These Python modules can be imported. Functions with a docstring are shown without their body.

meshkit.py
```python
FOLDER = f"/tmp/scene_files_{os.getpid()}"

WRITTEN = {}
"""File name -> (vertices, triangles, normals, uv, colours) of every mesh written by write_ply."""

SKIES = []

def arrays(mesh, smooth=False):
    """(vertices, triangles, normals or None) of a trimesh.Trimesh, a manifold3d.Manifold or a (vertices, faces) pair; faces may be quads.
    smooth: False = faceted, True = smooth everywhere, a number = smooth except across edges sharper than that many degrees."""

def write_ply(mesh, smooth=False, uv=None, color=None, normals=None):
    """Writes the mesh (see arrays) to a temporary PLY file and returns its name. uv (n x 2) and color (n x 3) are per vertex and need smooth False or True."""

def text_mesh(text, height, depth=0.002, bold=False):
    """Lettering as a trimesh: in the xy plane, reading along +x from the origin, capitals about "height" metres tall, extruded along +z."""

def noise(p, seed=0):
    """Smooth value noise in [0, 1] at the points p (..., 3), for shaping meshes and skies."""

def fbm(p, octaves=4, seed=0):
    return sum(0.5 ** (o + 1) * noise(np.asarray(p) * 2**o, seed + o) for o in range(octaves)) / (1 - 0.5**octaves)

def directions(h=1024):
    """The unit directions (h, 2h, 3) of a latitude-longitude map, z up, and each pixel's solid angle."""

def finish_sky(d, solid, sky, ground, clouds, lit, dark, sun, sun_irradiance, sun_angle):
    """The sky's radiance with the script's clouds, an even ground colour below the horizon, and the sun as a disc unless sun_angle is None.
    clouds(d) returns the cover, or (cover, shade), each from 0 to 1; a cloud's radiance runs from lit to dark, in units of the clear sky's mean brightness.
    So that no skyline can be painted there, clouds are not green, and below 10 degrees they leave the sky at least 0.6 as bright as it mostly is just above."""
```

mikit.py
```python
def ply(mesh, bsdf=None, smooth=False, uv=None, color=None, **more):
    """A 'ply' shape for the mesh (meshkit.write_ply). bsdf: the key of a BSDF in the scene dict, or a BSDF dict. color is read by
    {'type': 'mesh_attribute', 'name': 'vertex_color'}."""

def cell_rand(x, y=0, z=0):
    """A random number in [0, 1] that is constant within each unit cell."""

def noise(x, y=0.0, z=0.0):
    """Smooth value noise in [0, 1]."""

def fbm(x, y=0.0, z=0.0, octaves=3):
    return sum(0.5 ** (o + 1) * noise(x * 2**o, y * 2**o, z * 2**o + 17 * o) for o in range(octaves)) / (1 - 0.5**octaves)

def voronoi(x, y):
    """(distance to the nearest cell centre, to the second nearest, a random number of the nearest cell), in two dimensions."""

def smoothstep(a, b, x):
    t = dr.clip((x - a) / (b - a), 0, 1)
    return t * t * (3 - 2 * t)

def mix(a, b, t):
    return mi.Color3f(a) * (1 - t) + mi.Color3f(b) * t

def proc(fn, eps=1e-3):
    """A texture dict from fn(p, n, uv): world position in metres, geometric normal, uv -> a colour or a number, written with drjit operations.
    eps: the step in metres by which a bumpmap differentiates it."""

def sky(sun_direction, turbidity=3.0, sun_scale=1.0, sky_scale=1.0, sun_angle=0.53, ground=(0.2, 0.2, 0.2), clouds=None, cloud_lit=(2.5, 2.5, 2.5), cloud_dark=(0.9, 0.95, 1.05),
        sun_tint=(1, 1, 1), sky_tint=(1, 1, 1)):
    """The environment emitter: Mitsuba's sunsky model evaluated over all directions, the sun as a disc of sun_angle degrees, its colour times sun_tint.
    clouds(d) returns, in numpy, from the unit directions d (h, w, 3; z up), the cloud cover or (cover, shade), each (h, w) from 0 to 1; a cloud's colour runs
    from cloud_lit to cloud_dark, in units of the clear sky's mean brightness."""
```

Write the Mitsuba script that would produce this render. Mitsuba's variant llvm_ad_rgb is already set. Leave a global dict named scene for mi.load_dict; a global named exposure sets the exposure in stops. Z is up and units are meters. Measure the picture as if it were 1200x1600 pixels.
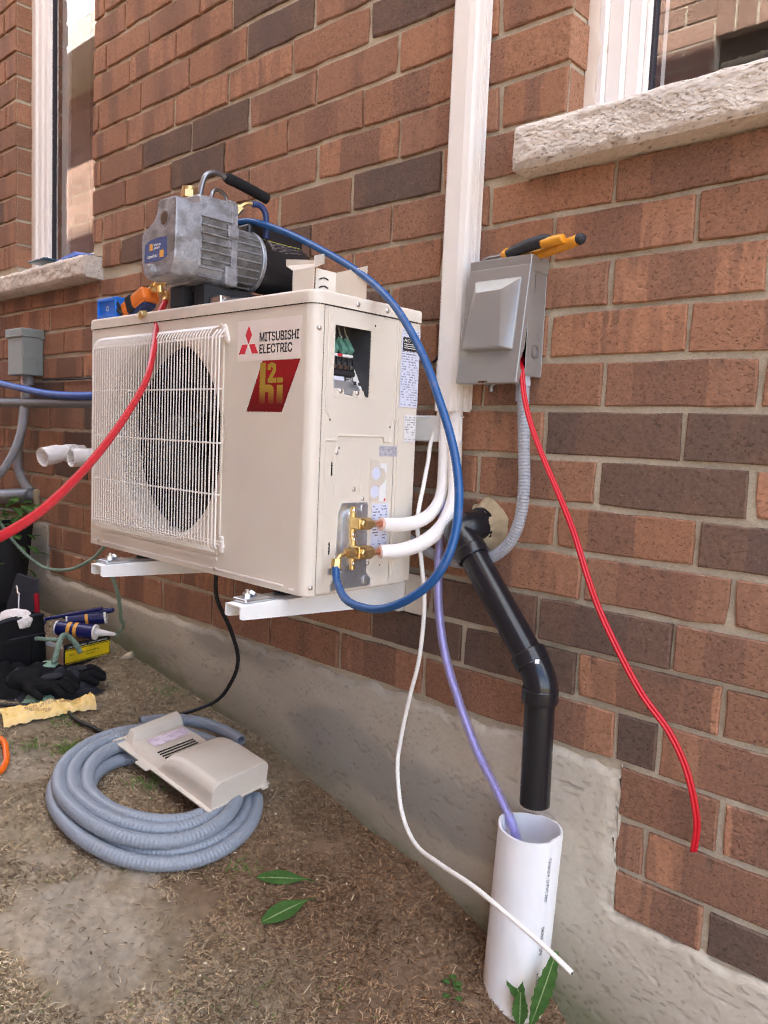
import math, random
import numpy as np, trimesh, drjit as dr, mitsuba as mi, mikit, meshkit
import manifold3d as m3
from shapely.geometry import Polygon, Point, box as sbox, LineString
from shapely import affinity
from shapely.ops import unary_union
from mikit import noise, fbm, cell_rand, smoothstep, mix, voronoi

T = mi.ScalarTransform4f
scene, labels = {'type': 'scene'}, {}
random.seed(7); RNG = np.random.default_rng(11)

# ------------------------------------------------------------------ camera, sky, exposure
EYE = np.array([0.0, -1.2976, -0.4229])
FWD = np.array([-0.67982, 0.72738, -0.09358]); UP = np.array([-0.09537, 0.03884, 0.99468])
scene['camera'] = {'type': 'perspective', 'fov': 51.703, 'fov_axis': 'x', 'near_clip': 0.05, 'far_clip': 200.0,
                   'to_world': T().look_at(origin=EYE.tolist(), target=(EYE + FWD).tolist(), up=UP.tolist())}

def cloud_cover(d):
    e = np.maximum(d[..., 2:3], 0.08)
    p = np.concatenate([d[..., :2] / e * 1.1, np.full_like(e, 3.3)], -1)
    n = meshkit.fbm(p, 5, seed=4)
    c = np.clip((n - 0.44) / 0.14, 0, 1)
    return c * 0.9, np.clip((n - 0.55) / 0.3, 0, 1) * 0.5

scene['sky'] = mikit.sky((-0.10, 0.56, 1.0), turbidity=3, clouds=cloud_cover, ground=(0.22, 0.21, 0.19), sun_tint=(0.92, 0.97, 1.04), sun_scale=0.85, sky_tint=(0.96, 1.0, 1.06), cloud_lit=(3.2, 3.25, 3.35))
exposure = 4.22

# ------------------------------------------------------------------ helpers
def numbered(name):
    k, i = name, 0
    while k in used:
        i += 1; k = f'{name}_{i:03d}'
    used.add(k); return k
used = set()
def thing(name, label=None, cat=None, group=None, kind=None):
    k = numbered(name); labels[k] = {}
    if label: labels[k]['label'] = label
    if cat: labels[k]['category'] = cat
    if group: labels[k]['group'] = group
    if kind: labels[k]['kind'] = kind
    return k
def part(parent, name, mesh, bsdf, smooth=False, label=None, kind=None, **kw):
    k = numbered(parent + '__' + name)
    scene[k] = mikit.ply(mesh, bsdf, smooth, **kw)
    if label or kind:
        labels[k] = {}
        if label: labels[k]['label'] = label
        if kind: labels[k]['kind'] = kind
    return k
def single(name, mesh, bsdf, smooth=False, label=None, cat=None, group=None, kind=None, **kw):
    k = thing(name, label, cat, group, kind); scene[k] = mikit.ply(mesh, bsdf, smooth, **kw); return k

def cat(*ms):
    out = []
    for m in ms:
        if isinstance(m, (list,)): out += m
        else: out.append(m)
    return trimesh.util.concatenate(out)
def tri(v, f):
    f = np.asarray(f)
    if f.shape[1] == 4: f = np.vstack([f[:, [0, 1, 2]], f[:, [0, 2, 3]]])
    return trimesh.Trimesh(np.asarray(v, float), f, process=False)
def hull(pts):
    return trimesh.convex.convex_hull(np.asarray(pts, float))
def cbox(lo, hi, c=0.001):
    """box with chamfered edges"""
    lo, hi = np.minimum(lo, hi).astype(float), np.maximum(lo, hi).astype(float)
    c = min(c, 0.45 * float((hi - lo).min())); P = []
    for sx in (0, 1):
        for sy in (0, 1):
            for sz in (0, 1):
                p = np.array([hi[0] if sx else lo[0], hi[1] if sy else lo[1], hi[2] if sz else lo[2]])
                s = np.array([-1 if sx else 1, -1 if sy else 1, -1 if sz else 1]) * c
                for k in range(3):
                    o = s.copy(); o[k] = 0; P.append(p + o)
    return hull(P)
def rbox(lo, hi, r, n=2):
    lo, hi = np.array(lo, float), np.array(hi, float)
    s = trimesh.creation.icosphere(n, r).vertices; P = []
    for x in (lo[0] + r, hi[0] - r):
        for y in (lo[1] + r, hi[1] - r):
            for z in (lo[2] + r, hi[2] - r): P.append(s + [x, y, z])
    return hull(np.vstack(P))
def spline(P, n=8):
    P = np.asarray(P, float)
    if len(P) < 3: return np.linspace(P[0], P[-1], n + 1)
    Q = np.vstack([2 * P[0] - P[1], P, 2 * P[-1] - P[-2]]); out = []
    for i in range(1, len(Q) - 2):
        a, b, c, d = Q[i - 1:i + 3]
        for t in np.linspace(0, 1, n, endpoint=False):
            out.append(0.5 * ((2 * b) + (c - a) * t + (2 * a - 5 * b + 4 * c - d) * t * t + (3 * b - a - 3 * c + d) * t ** 3))
    out.append(P[-1]); return np.array(out)
def resample(P, step):
    P = np.asarray(P, float); L = np.r_[0, np.cumsum(np.linalg.norm(np.diff(P, axis=0), axis=1))]
    n = max(2, int(L[-1] / step) + 1); s = np.linspace(0, L[-1], n)
    return np.stack([np.interp(s, L, P[:, k]) for k in range(3)], 1), s
def frames(P):
    t = np.gradient(P, axis=0); t /= np.maximum(np.linalg.norm(t, axis=1, keepdims=True), 1e-12)
    a = np.array([0, 0, 1.0]) if abs(t[0][2]) < 0.9 else np.array([1.0, 0, 0])
    u = a - t[0] * (a @ t[0]); u /= np.linalg.norm(u); U = [u]
    for i in range(1, len(P)):
        u = U[-1] - t[i] * (U[-1] @ t[i]); u /= np.linalg.norm(u); U.append(u)
    U = np.array(U); return t, U, np.cross(t, U)
def tube(P, r, n=12, caps=True, inner=None, twist=0.0, lobes=None):
    """sweep; r a number or one per point; inner: wall of an open-ended hose; lobes=(count, depth) for twisted rope"""
    P = np.asarray(P, float); m = len(P); R = np.broadcast_to(np.asarray(r, float), (m,)); t, U, V = frames(P)
    a = np.arange(n) / n * 2 * math.pi
    s = np.r_[0, np.cumsum(np.linalg.norm(np.diff(P, axis=0), axis=1))]
    def ring(rr):
        A = a[None, :] + np.zeros((m, 1))
        rad = rr[:, None] * np.ones((1, n))
        if lobes: rad = rad * (1 - lobes[1] + lobes[1] * np.abs(np.cos((A - twist * s[:, None]) * lobes[0] / 2)))
        return P[:, None] + rad[..., None] * (np.cos(A)[..., None] * U[:, None] + np.sin(A)[..., None] * V[:, None])
    def faces(off, flip=False):
        i = np.arange(m - 1)[:, None] * n; j = np.arange(n)[None, :]; k = (j + 1) % n
        q = np.stack([i + j, i + k, i + n + k, i + n + j], -1).reshape(-1, 4) + off
        return q[:, ::-1] if flip else q
    v = ring(R).reshape(-1, 3); F = [faces(0)]
    if inner is not None:
        w = ring(R - inner).reshape(-1, 3); o = len(v); F.append(faces(o, True))
        j = np.arange(n); k = (j + 1) % n; e = (m - 1) * n
        F.append(np.stack([j, j + o, k + o, k], -1)[:, ::-1] * 1)
        F[-1] = np.stack([k, k + o, j + o, j], -1)
        F.append(np.stack([e + j, e + j + o, e + k + o, e + k], -1)[:, ::-1])
        v = np.vstack([v, w]); return tri(v, np.vstack(F))
    M = tri(v, np.vstack(F))
    if caps:
        f = [[len(v), (j + 1) % n, j] for j in range(n)] + [[len(v) + 1, (m - 1) * n + j, (m - 1) * n + (j + 1) % n] for j in range(n)]
        M = trimesh.Trimesh(np.vstack([v, P[0], P[-1]]), np.vstack([M.faces, f]), process=False)
    return M
def cyl(a, b, r, n=20, r2=None):
    a, b = np.array(a, float), np.array(b, float)
    return tube(np.array([a, b]), [r, r if r2 is None else r2], n)
def hexnut(a, b, r):
    return tube(np.array([a, b], float), r, 6)
def lathe(a, b, prof, n=28):
    """profile [(t, r)] along a->b, t in metres"""
    a, b = np.array(a, float), np.array(b, float); d = (b - a) / np.linalg.norm(b - a)
    return tube_prof(a, d, prof, n)
def tube_prof(a, d, prof, n):
    h = np.array([0, 0, 1.0]) if abs(d[2]) < 0.9 else np.array([1.0, 0, 0])
    u = np.cross(h, d); u /= np.linalg.norm(u); w = np.cross(d, u); A = np.arange(n) / n * 2 * math.pi
    v = np.vstack([a + d * t + r * (np.cos(A)[:, None] * u + np.sin(A)[:, None] * w) for t, r in prof]); m = len(prof)
    i = np.arange(m - 1)[:, None] * n; j = np.arange(n)[None, :]; k = (j + 1) % n
    return tri(v, np.stack([i + j, i + k, i + n + k, i + n + j], -1).reshape(-1, 4))
def extr(poly, w):
    gs = [g for g in getattr(poly, 'geoms', [poly]) if g.area > 1e-9]
    return trimesh.util.concatenate([trimesh.creation.extrude_polygon(g, w, engine='earcut') for g in gs])
def front(mesh, y, x=0.0, z=0.0):      # drawing plane (x, z), thickness towards -y
    v = mesh.vertices; return trimesh.Trimesh(np.stack([x + v[:, 0], y - v[:, 2], z + v[:, 1]], 1), mesh.faces, process=False)
def side(mesh, x, y=0.0, z=0.0):       # drawing plane (y, z), thickness towards +x
    v = mesh.vertices; return trimesh.Trimesh(np.stack([x + v[:, 2], y + v[:, 0], z + v[:, 1]], 1), mesh.faces, process=False)
def top(mesh, z, x=0.0, y=0.0):
    v = mesh.vertices; return trimesh.Trimesh(v + [x, y, z], mesh.faces, process=False)
def text(s, h, width=None, depth=0.0004, bold=False):
    m = meshkit.text_mesh(s, h, depth, bold)
    if width:
        m.vertices[:, 0] -= m.vertices[:, 0].min(); m.vertices[:, 0] *= width / m.vertices[:, 0].max()
    return m
def rrect(x0, y0, x1, y1, r, q=6):
    x0, x1 = min(x0, x1), max(x0, x1); y0, y1 = min(y0, y1), max(y0, y1)
    return sbox(x0 + r, y0 + r, x1 - r, y1 - r).buffer(r, quad_segs=q)
def mani(mesh):
    mesh = trimesh.Trimesh(mesh.vertices, mesh.faces, process=True)
    return m3.Manifold(m3.Mesh(np.asarray(mesh.vertices, np.float32), np.asarray(mesh.faces, np.uint32)))
def unmani(m):
    k = m.to_mesh(); return trimesh.Trimesh(np.array(k.vert_properties[:, :3]), np.array(k.tri_verts), process=False)
def move(mesh, M): 
    m = mesh.copy(); m.apply_transform(M); return m
def dome(c, d, r, h, n=16):
    """screw head or rounded cap at c pointing along d"""
    d = np.array(d, float); d /= np.linalg.norm(d)
    prof = [(-0.0006, r)] + [(h * math.sin(t), r * math.cos(t)) for t in np.linspace(0, math.pi / 2, 5)[:-1]] + [(h, 1e-5)]
    return tube_prof(np.array(c, float), d, prof, n)

# ------------------------------------------------------------------ materials
def bs(name, d): scene[name] = d; return name
def C(*c): return {'type': 'rgb', 'value': list(c)}
def plain(name, col, rough=0.5, spec=0.5, metal=0.0, **k):
    return bs(name, {'type': 'twosided', 'bsdf': {'type': 'principled', 'base_color': C(*col) if isinstance(col, tuple) else col, 'roughness': rough, 'specular': spec, 'metallic': metal, **k}})
def bumped(name, col, fn, scale, rough=0.6, spec=0.4, eps=0.0008, **k):
    return bs(name, {'type': 'twosided', 'bsdf': {'type': 'bumpmap', 'arbitrary': mikit.proc(fn, eps), 'scale': scale,
              'bsdf': {'type': 'principled', 'base_color': C(*col) if isinstance(col, tuple) else col, 'roughness': rough, 'specular': spec, **k}}})
def dirty(c, amt=0.08, sc=14.0, dirt=(0.25, 0.2, 0.15), on=False):
    if not on: return c
    def f(p, n, uv):
        a = fbm(p.x * sc, p.y * sc, p.z * sc, 3)
        return mix(mi.Color3f(*c) * (1 - amt + 2 * amt * a), mi.Color3f(*dirt), smoothstep(0.56, 0.78, a) * amt * 1.8)
    return mikit.proc(f)

def brick_fn(p, n, uv):
    i = dr.floor(uv.x); lx = uv.x - i; code = dr.floor(uv.y); lz = uv.y - code
    cls = dr.floor(code / 400.0); ab = code - cls * 400.0; a = dr.floor(ab / 20.0) / 20.0; b = (ab - dr.floor(ab / 20.0) * 20.0) / 20.0
    r1, r2, r3, r4 = cell_rand(i, 1), cell_rand(i, 2), cell_rand(i, 3), cell_rand(i, 4)
    X = p.x + p.y
    wob = (noise(p.z * 40, i) - 0.5) * 0.05
    g = fbm(X * 230, p.z * 260, i * 3.1, 2)
    light = mix((0.345, 0.166, 0.094), (0.262, 0.134, 0.084), r1) * (0.82 + 0.32 * r2)
    band = mix((0.185, 0.098, 0.065), (0.24, 0.118, 0.075), r3)
    dark = mix((0.122, 0.078, 0.057), (0.152, 0.089, 0.063), r3)
    inb = smoothstep(a - 0.008, a + 0.008, lx + wob * 0.3) * (1 - smoothstep(b - 0.008, b + 0.008, lx + wob * 0.3))
    inb2 = smoothstep(a + 0.3 * (b - a) - 0.01, a + 0.3 * (b - a) + 0.01, lx) * (1 - smoothstep(a + 0.72 * (b - a) - 0.01, a + 0.72 * (b - a) + 0.01, lx + wob))
    col = mix(light, band, inb * (0.72 + 0.28 * r4)); col = mix(col, dark, inb * inb2 * 0.40 * r3)
    st = smoothstep(0.50, 0.72, noise(lx * 19 + r1 * 31, lz * 0.7, i)) * smoothstep(0.1, 0.8, r2) * (0.5 + 0.5 * fbm(X * 60, p.z * 18, 5.0, 2))
    col = mix(col, band, st * 0.65)
    drip = smoothstep(0.70, 0.80, noise(lx * 13 + r3 * 50, 0.5, i)) * smoothstep(0.35 + 0.4 * r4, 1.0, lz)
    col = mix(col, dark, drip * 0.55)
    dk = mix(dark, mi.Color3f(0.175, 0.096, 0.064), smoothstep(0.45, 0.8, fbm(lx * 6, lz * 2, i, 3)) * 0.5)
    dk = mix(dk, mi.Color3f(0.105, 0.070, 0.058), inb * 0.5)
    col = dr.select(cls > 0.5, dk, col)
    spk = smoothstep(0.66, 0.82, noise(X * 300, p.z * 420, 7.7)); wht = smoothstep(0.82, 0.95, noise(X * 300 + 9, p.z * 330, 3.3))
    col = col * (0.72 + 0.56 * g); col = col * (1 - 0.36 * spk) + mi.Color3f(0.5, 0.36, 0.26) * (0.22 * wht)
    edge = dr.minimum(dr.minimum(lx * 0.2548, (1 - lx) * 0.2548), dr.minimum(lz, 1 - lz) * 0.077)
    sm = smoothstep(0.006, 0.0, edge + 0.006 * fbm(X * 70, p.z * 70, 1.0, 3)) * smoothstep(0.45, 0.65, fbm(X * 9, p.z * 9, 4.0, 2))
    return mix(col, mi.Color3f(0.42, 0.34, 0.24), sm * 0.6)
def brick_bump(p, n, uv):
    X = p.x + p.y
    return 0.7 * noise(X * 480, p.z * 620, p.y * 300) + 0.9 * fbm(X * 160, p.z * 190, 2.0, 2) - 0.8 * smoothstep(0.66, 0.82, noise(X * 300, p.z * 420, 7.7))
bumped('brick_clay', mikit.proc(brick_fn), brick_bump, 0.0013, 0.85, 0.25)

def mortar_fn(p, n, uv):
    g = fbm(p.x * 300, p.y * 200, p.z * 300, 3); l = fbm(p.x * 6, p.y * 6, p.z * 6, 3)
    return mix((0.37, 0.31, 0.225), (0.51, 0.435, 0.325), l) * (0.75 + 0.45 * g)
def mortar_bump(p, n, uv): return fbm(p.x * 240, p.y * 150, p.z * 240, 3) + 1.4 * fbm(p.x * 50, p.y * 50, p.z * 60, 2)
bumped('mortar', mikit.proc(mortar_fn), mortar_bump, 0.0022, 0.95, 0.15)

def conc_fn(p, n, uv):
    g = fbm(p.x * 160, p.y * 100, p.z * 160, 3); l = fbm(p.x * 4, 1.0, p.z * 7, 4); m = fbm(p.x * 19 + 4, 2.0, p.z * 24, 3)
    gz = -1.14 - 0.19 * dr.maximum(p.x + 2.3, 0.0) - 0.03 * dr.maximum(p.x + 1.1, 0.0)
    h = p.z - gz
    col = mix((0.44, 0.38, 0.295), (0.57, 0.50, 0.40), l) * (0.90 + 0.20 * g)
    grey = smoothstep(0.45, 0.62, fbm(p.x * 2.2 + 8, 3.0, p.z * 5, 3))
    col = mix(col, mi.Color3f(0.24, 0.225, 0.20), grey * 0.70 * smoothstep(0.50, 0.10, h) * smoothstep(-0.55, -1.0, p.x)) * mix(0.90, 1.0, smoothstep(-1.2, -0.7, p.x))
    damp = smoothstep(0.14 + 0.1 * l, 0.0, h)
    col = mix(col, mi.Color3f(0.20, 0.17, 0.11), damp * 0.65)
    col = mix(col, mi.Color3f(0.12, 0.13, 0.06), smoothstep(0.05, 0.0, h + 0.05 * (m - 0.5)) * 0.6)
    pit = smoothstep(0.70, 0.80, noise(p.x * 90, 1.0, p.z * 130))
    return col * (1 - 0.18 * pit * smoothstep(0.4, 0.6, m))
def conc_bump(p, n, uv):
    w = p.x + 0.35 * p.z
    return 0.5 * fbm(p.x * 130, p.y * 60, p.z * 130, 3) + 0.30 * fbm(p.x * 40, 1.0, p.z * 40, 3)  - 1.6 * smoothstep(0.70, 0.80, noise(p.x * 90, 1.0, p.z * 130))
bumped('parged_concrete', mikit.proc(conc_fn), conc_bump, 0.0010, 0.9, 0.2)

def stone_fn(p, n, uv):
    X = p.x + p.y
    g = fbm(X * 110, p.y * 60, p.z * 140, 4); l = fbm(X * 9, 1.0, p.z * 16, 3); d = smoothstep(0.70, 0.84, noise(X * 210, p.y * 150, p.z * 260))
    top_ = dr.maximum(n.z, 0)
    return mix(mix((0.44, 0.36, 0.29), (0.72, 0.65, 0.57), g) * (0.84 + 0.3 * l), mi.Color3f(0.14, 0.11, 0.085), d * 0.65)
def stone_bump(p, n, uv):
    X = p.x + p.y
    return smoothstep(0.1, 0.5, n.z * 0 + dr.abs(n.y) * 0.6) * (1.5 * fbm(X * 42, p.y * 30, p.z * 62, 4)) + 0.5 * fbm(X * 190, p.y * 120, p.z * 230, 2)
bumped('limestone', mikit.proc(stone_fn), stone_bump, 0.0055, 0.9, 0.2)

def soil_fn(p, n, uv):
    l = fbm(p.x * 3, p.y * 3, 1.0, 4); g = fbm(p.x * 90, p.y * 90, 2.0, 3)
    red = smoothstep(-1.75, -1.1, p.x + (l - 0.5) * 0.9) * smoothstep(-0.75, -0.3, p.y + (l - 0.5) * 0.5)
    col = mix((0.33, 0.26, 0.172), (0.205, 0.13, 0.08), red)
    dxb, dyb = (p.x + 1.285) / 0.185, (p.y + 0.64) / 0.150
    dxc, dyc = (p.x + 1.85) / 0.10, (p.y + 0.55) / 0.11
    bare = smoothstep(1.25, 0.55, dr.sqrt(dxb * dxb + dyb * dyb) + (fbm(p.x * 14, p.y * 14, 5.0, 3) - 0.5) * 1.4)
    bare = dr.maximum(bare, 0.75 * smoothstep(1.25, 0.5, dr.sqrt(dxc * dxc + dyc * dyc) + (fbm(p.x * 14, p.y * 14, 9.0, 3) - 0.5) * 1.2))
    col = mix(col, mi.Color3f(0.42, 0.345, 0.262), bare * 0.92)
    m = fbm(p.x * 7 + 4, p.y * 9, 3.0, 3)
    return col * (0.44 + 0.45 * g + 0.27 * l) * (0.70 + 0.60 * m)
def soil_bump(p, n, uv): return fbm(p.x * 120, p.y * 120, 1.0, 3) + 1.5 * fbm(p.x * 30, p.y * 30, 3.0, 2)
bumped('soil', mikit.proc(soil_fn), soil_bump, 0.009, 0.95, 0.1)

BEIGE = (0.675, 0.605, 0.510)
plain('unit_paint', dirty(BEIGE, 0.05, 7.0, (0.42, 0.36, 0.29), on=True), 0.38, 0.45)
plain('unit_side_paint', dirty(BEIGE, 0.03, 9.0), 0.36, 0.45)
plain('grille_wire', (0.80, 0.75, 0.69), 0.35, 0.5)
plain('cover_plastic', dirty((0.62, 0.55, 0.46), 0.05, 20.0, on=True), 0.32, 0.5)
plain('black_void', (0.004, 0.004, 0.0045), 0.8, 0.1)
plain('fan_black', (0.006, 0.006, 0.007), 0.5, 0.4)
plain('fin_grey', (0.06, 0.06, 0.065), 0.6, 0.4)
plain('duct_vinyl', dirty((0.74, 0.69, 0.635), 0.03, 8.0, on=True), 0.3, 0.5)
plain('window_vinyl', dirty((0.80, 0.76, 0.72), 0.03, 12.0), 0.32, 0.5)
plain('caulk', dirty((0.66, 0.56, 0.47), 0.12, 60.0), 0.7, 0.3)
plain('gasket', (0.03, 0.025, 0.03), 0.5, 0.3)
plain('bracket_paint', dirty((0.78, 0.77, 0.74), 0.05, 16.0), 0.35, 0.5)
plain('bracket_inner', (0.55, 0.52, 0.47), 0.5, 0.4)
def galv_fn(p, n, uv):
    v = voronoi((p.y + p.x * 0.7) * 160, p.z * 160)[2]
    return mi.Color3f(0.55, 0.56, 0.58) * (0.90 + 0.14 * v)
plain('galvanised', mikit.proc(galv_fn), 0.38, 0.5, 0.85)
plain('zinc', (0.62, 0.64, 0.66), 0.25, 0.5, 0.95)
plain('chrome', (0.75, 0.74, 0.72), 0.15, 0.5, 1.0)
plain('screw_steel', (0.62, 0.58, 0.54), 0.28, 0.5, 0.9)
plain('brass', dirty((0.78, 0.56, 0.24), 0.12, 60.0, (0.25, 0.16, 0.07), on=True), 0.3, 0.5, 0.95)
plain('brass_dull', dirty((0.62, 0.43, 0.20), 0.15, 70.0, (0.2, 0.13, 0.06)), 0.42, 0.5, 0.9)
plain('copper', (0.80, 0.40, 0.26), 0.35, 0.5, 0.9)
plain('foam_pink', (0.72, 0.50, 0.42), 0.85, 0.2)
def cast_fn(p, n, uv):
    a = fbm(p.x * 60, p.y * 60, p.z * 60, 4); b = fbm(p.x * 260, p.y * 260, p.z * 260, 2)
    d = smoothstep(0.5, 0.72, fbm(p.x * 34 + 3, p.y * 34, p.z * 34, 4))
    return mix(mi.Color3f(0.40, 0.40, 0.42) * (0.6 + 0.6 * a) * (0.8 + 0.4 * b), mi.Color3f(0.13, 0.115, 0.095), d * 0.55)
def cast_dark_fn(p, n, uv):
    b = fbm(p.x * 300, p.y * 300, p.z * 300, 3); d = smoothstep(0.40, 0.62, fbm(p.x * 50, p.y * 50, p.z * 50, 4))
    return mix(mi.Color3f(0.20, 0.19, 0.18), mi.Color3f(0.09, 0.083, 0.075), d * 0.6) * (0.65 + 0.6 * b)
def cast_bump(p, n, uv): return fbm(p.x * 200, p.y * 200, p.z * 200, 3)
bumped('cast_aluminium', mikit.proc(cast_fn), cast_bump, 0.0012, 0.45, 0.5, metallic=0.65)
bumped('cast_ribbed', mikit.proc(cast_dark_fn), cast_bump, 0.002, 0.55, 0.5, metallic=0.5)
plain('motor_black', dirty((0.016, 0.016, 0.018), 0.3, 30.0, (0.06, 0.055, 0.05)), 0.38, 0.5)
plain('rubber_black', (0.018, 0.018, 0.02), 0.65, 0.3)
plain('grip_foam', (0.014, 0.014, 0.015), 0.8, 0.2)
plain('steel_dark', (0.25, 0.25, 0.26), 0.3, 0.5, 0.9)
plain('label_blue', dirty((0.05, 0.08, 0.22), 0.1, 40.0), 0.4)
plain('print_white', (0.75, 0.74, 0.72), 0.5)
plain('print_yellow', (0.75, 0.62, 0.08), 0.5)
plain('print_orange', (0.75, 0.36, 0.06), 0.5)
plain('print_black', (0.02, 0.018, 0.02), 0.5)
plain('print_red', (0.62, 0.03, 0.05), 0.45)
plain('logo_ground', (0.76, 0.68, 0.61), 0.4)
def plate_red(p, n, uv): return mix((0.14, 0.004, 0.006), (0.30, 0.010, 0.012), smoothstep(-0.385, -0.29, p.z))
plain('plate_red', mikit.proc(plate_red), 0.25, 0.5)
def plate_gold(p, n, uv): return mix((0.17, 0.02, 0.012), (0.36, 0.22, 0.03), smoothstep(-0.372, -0.335, p.z))
plain('plate_gold', mikit.proc(plate_gold), 0.3, 0.5)
plain('sticker_blue', (0.62, 0.63, 0.74), 0.45)
plain('sticker_grey', (0.45, 0.43, 0.46), 0.45)
plain('sticker_white', (0.72, 0.70, 0.69), 0.45)
def print_fn(ground, ink):
    def f(p, n, uv):
        r = dr.floor(uv.y); fy = uv.y - r; w = cell_rand(dr.floor(uv.x * 0.34 + cell_rand(r, 3.0) * 5), r, 1.0); ch = cell_rand(dr.floor(uv.x * 1.6), r, 2.0)
        on = dr.select((fy > 0.28) & (fy < 0.74) & (w > 0.36) & (ch > 0.2), 1.0, 0.0)
        return mix(ground, ink, on * 0.75)
    return mikit.proc(f)
plain('print_blue_lines', print_fn((0.62, 0.63, 0.74), (0.08, 0.08, 0.12)), 0.45)
plain('print_white_lines', print_fn((0.72, 0.70, 0.69), (0.08, 0.08, 0.10)), 0.45)
plain('print_grey_lines', print_fn((0.45, 0.43, 0.46), (0.10, 0.10, 0.12)), 0.45)
plain('print_dark_lines', print_fn((0.02, 0.02, 0.025), (0.5, 0.5, 0.5)), 0.45)
plain('print_pink_lines', print_fn((0.70, 0.60, 0.66), (0.45, 0.28, 0.45)), 0.45)
plain('print_yellow_lines', print_fn((0.80, 0.56, 0.01), (0.12, 0.09, 0.02)), 0.45)
plain('sheath_white', dirty((0.80, 0.76, 0.72), 0.04, 40.0), 0.45, 0.4)
plain('cable_white', dirty((0.82, 0.78, 0.72), 0.05, 50.0), 0.4, 0.5)
plain('hose_blue', dirty((0.010, 0.075, 0.23), 0.08, 60.0, on=True), 0.3, 0.5)
plain('hose_red', dirty((0.42, 0.012, 0.020), 0.12, 50.0, (0.3, 0.02, 0.03), on=True), 0.32, 0.5)
plain('wire_red', (0.48, 0.008, 0.018), 0.3, 0.5)
plain('cord_black', (0.015, 0.015, 0.016), 0.45, 0.4)
plain('abs_black', dirty((0.010, 0.010, 0.013), 0.2, 40.0, (0.05, 0.05, 0.05)), 0.22, 0.5)
plain('pvc_white', dirty((0.80, 0.78, 0.76), 0.05, 18.0, (0.55, 0.45, 0.34)), 0.28, 0.5)
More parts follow.
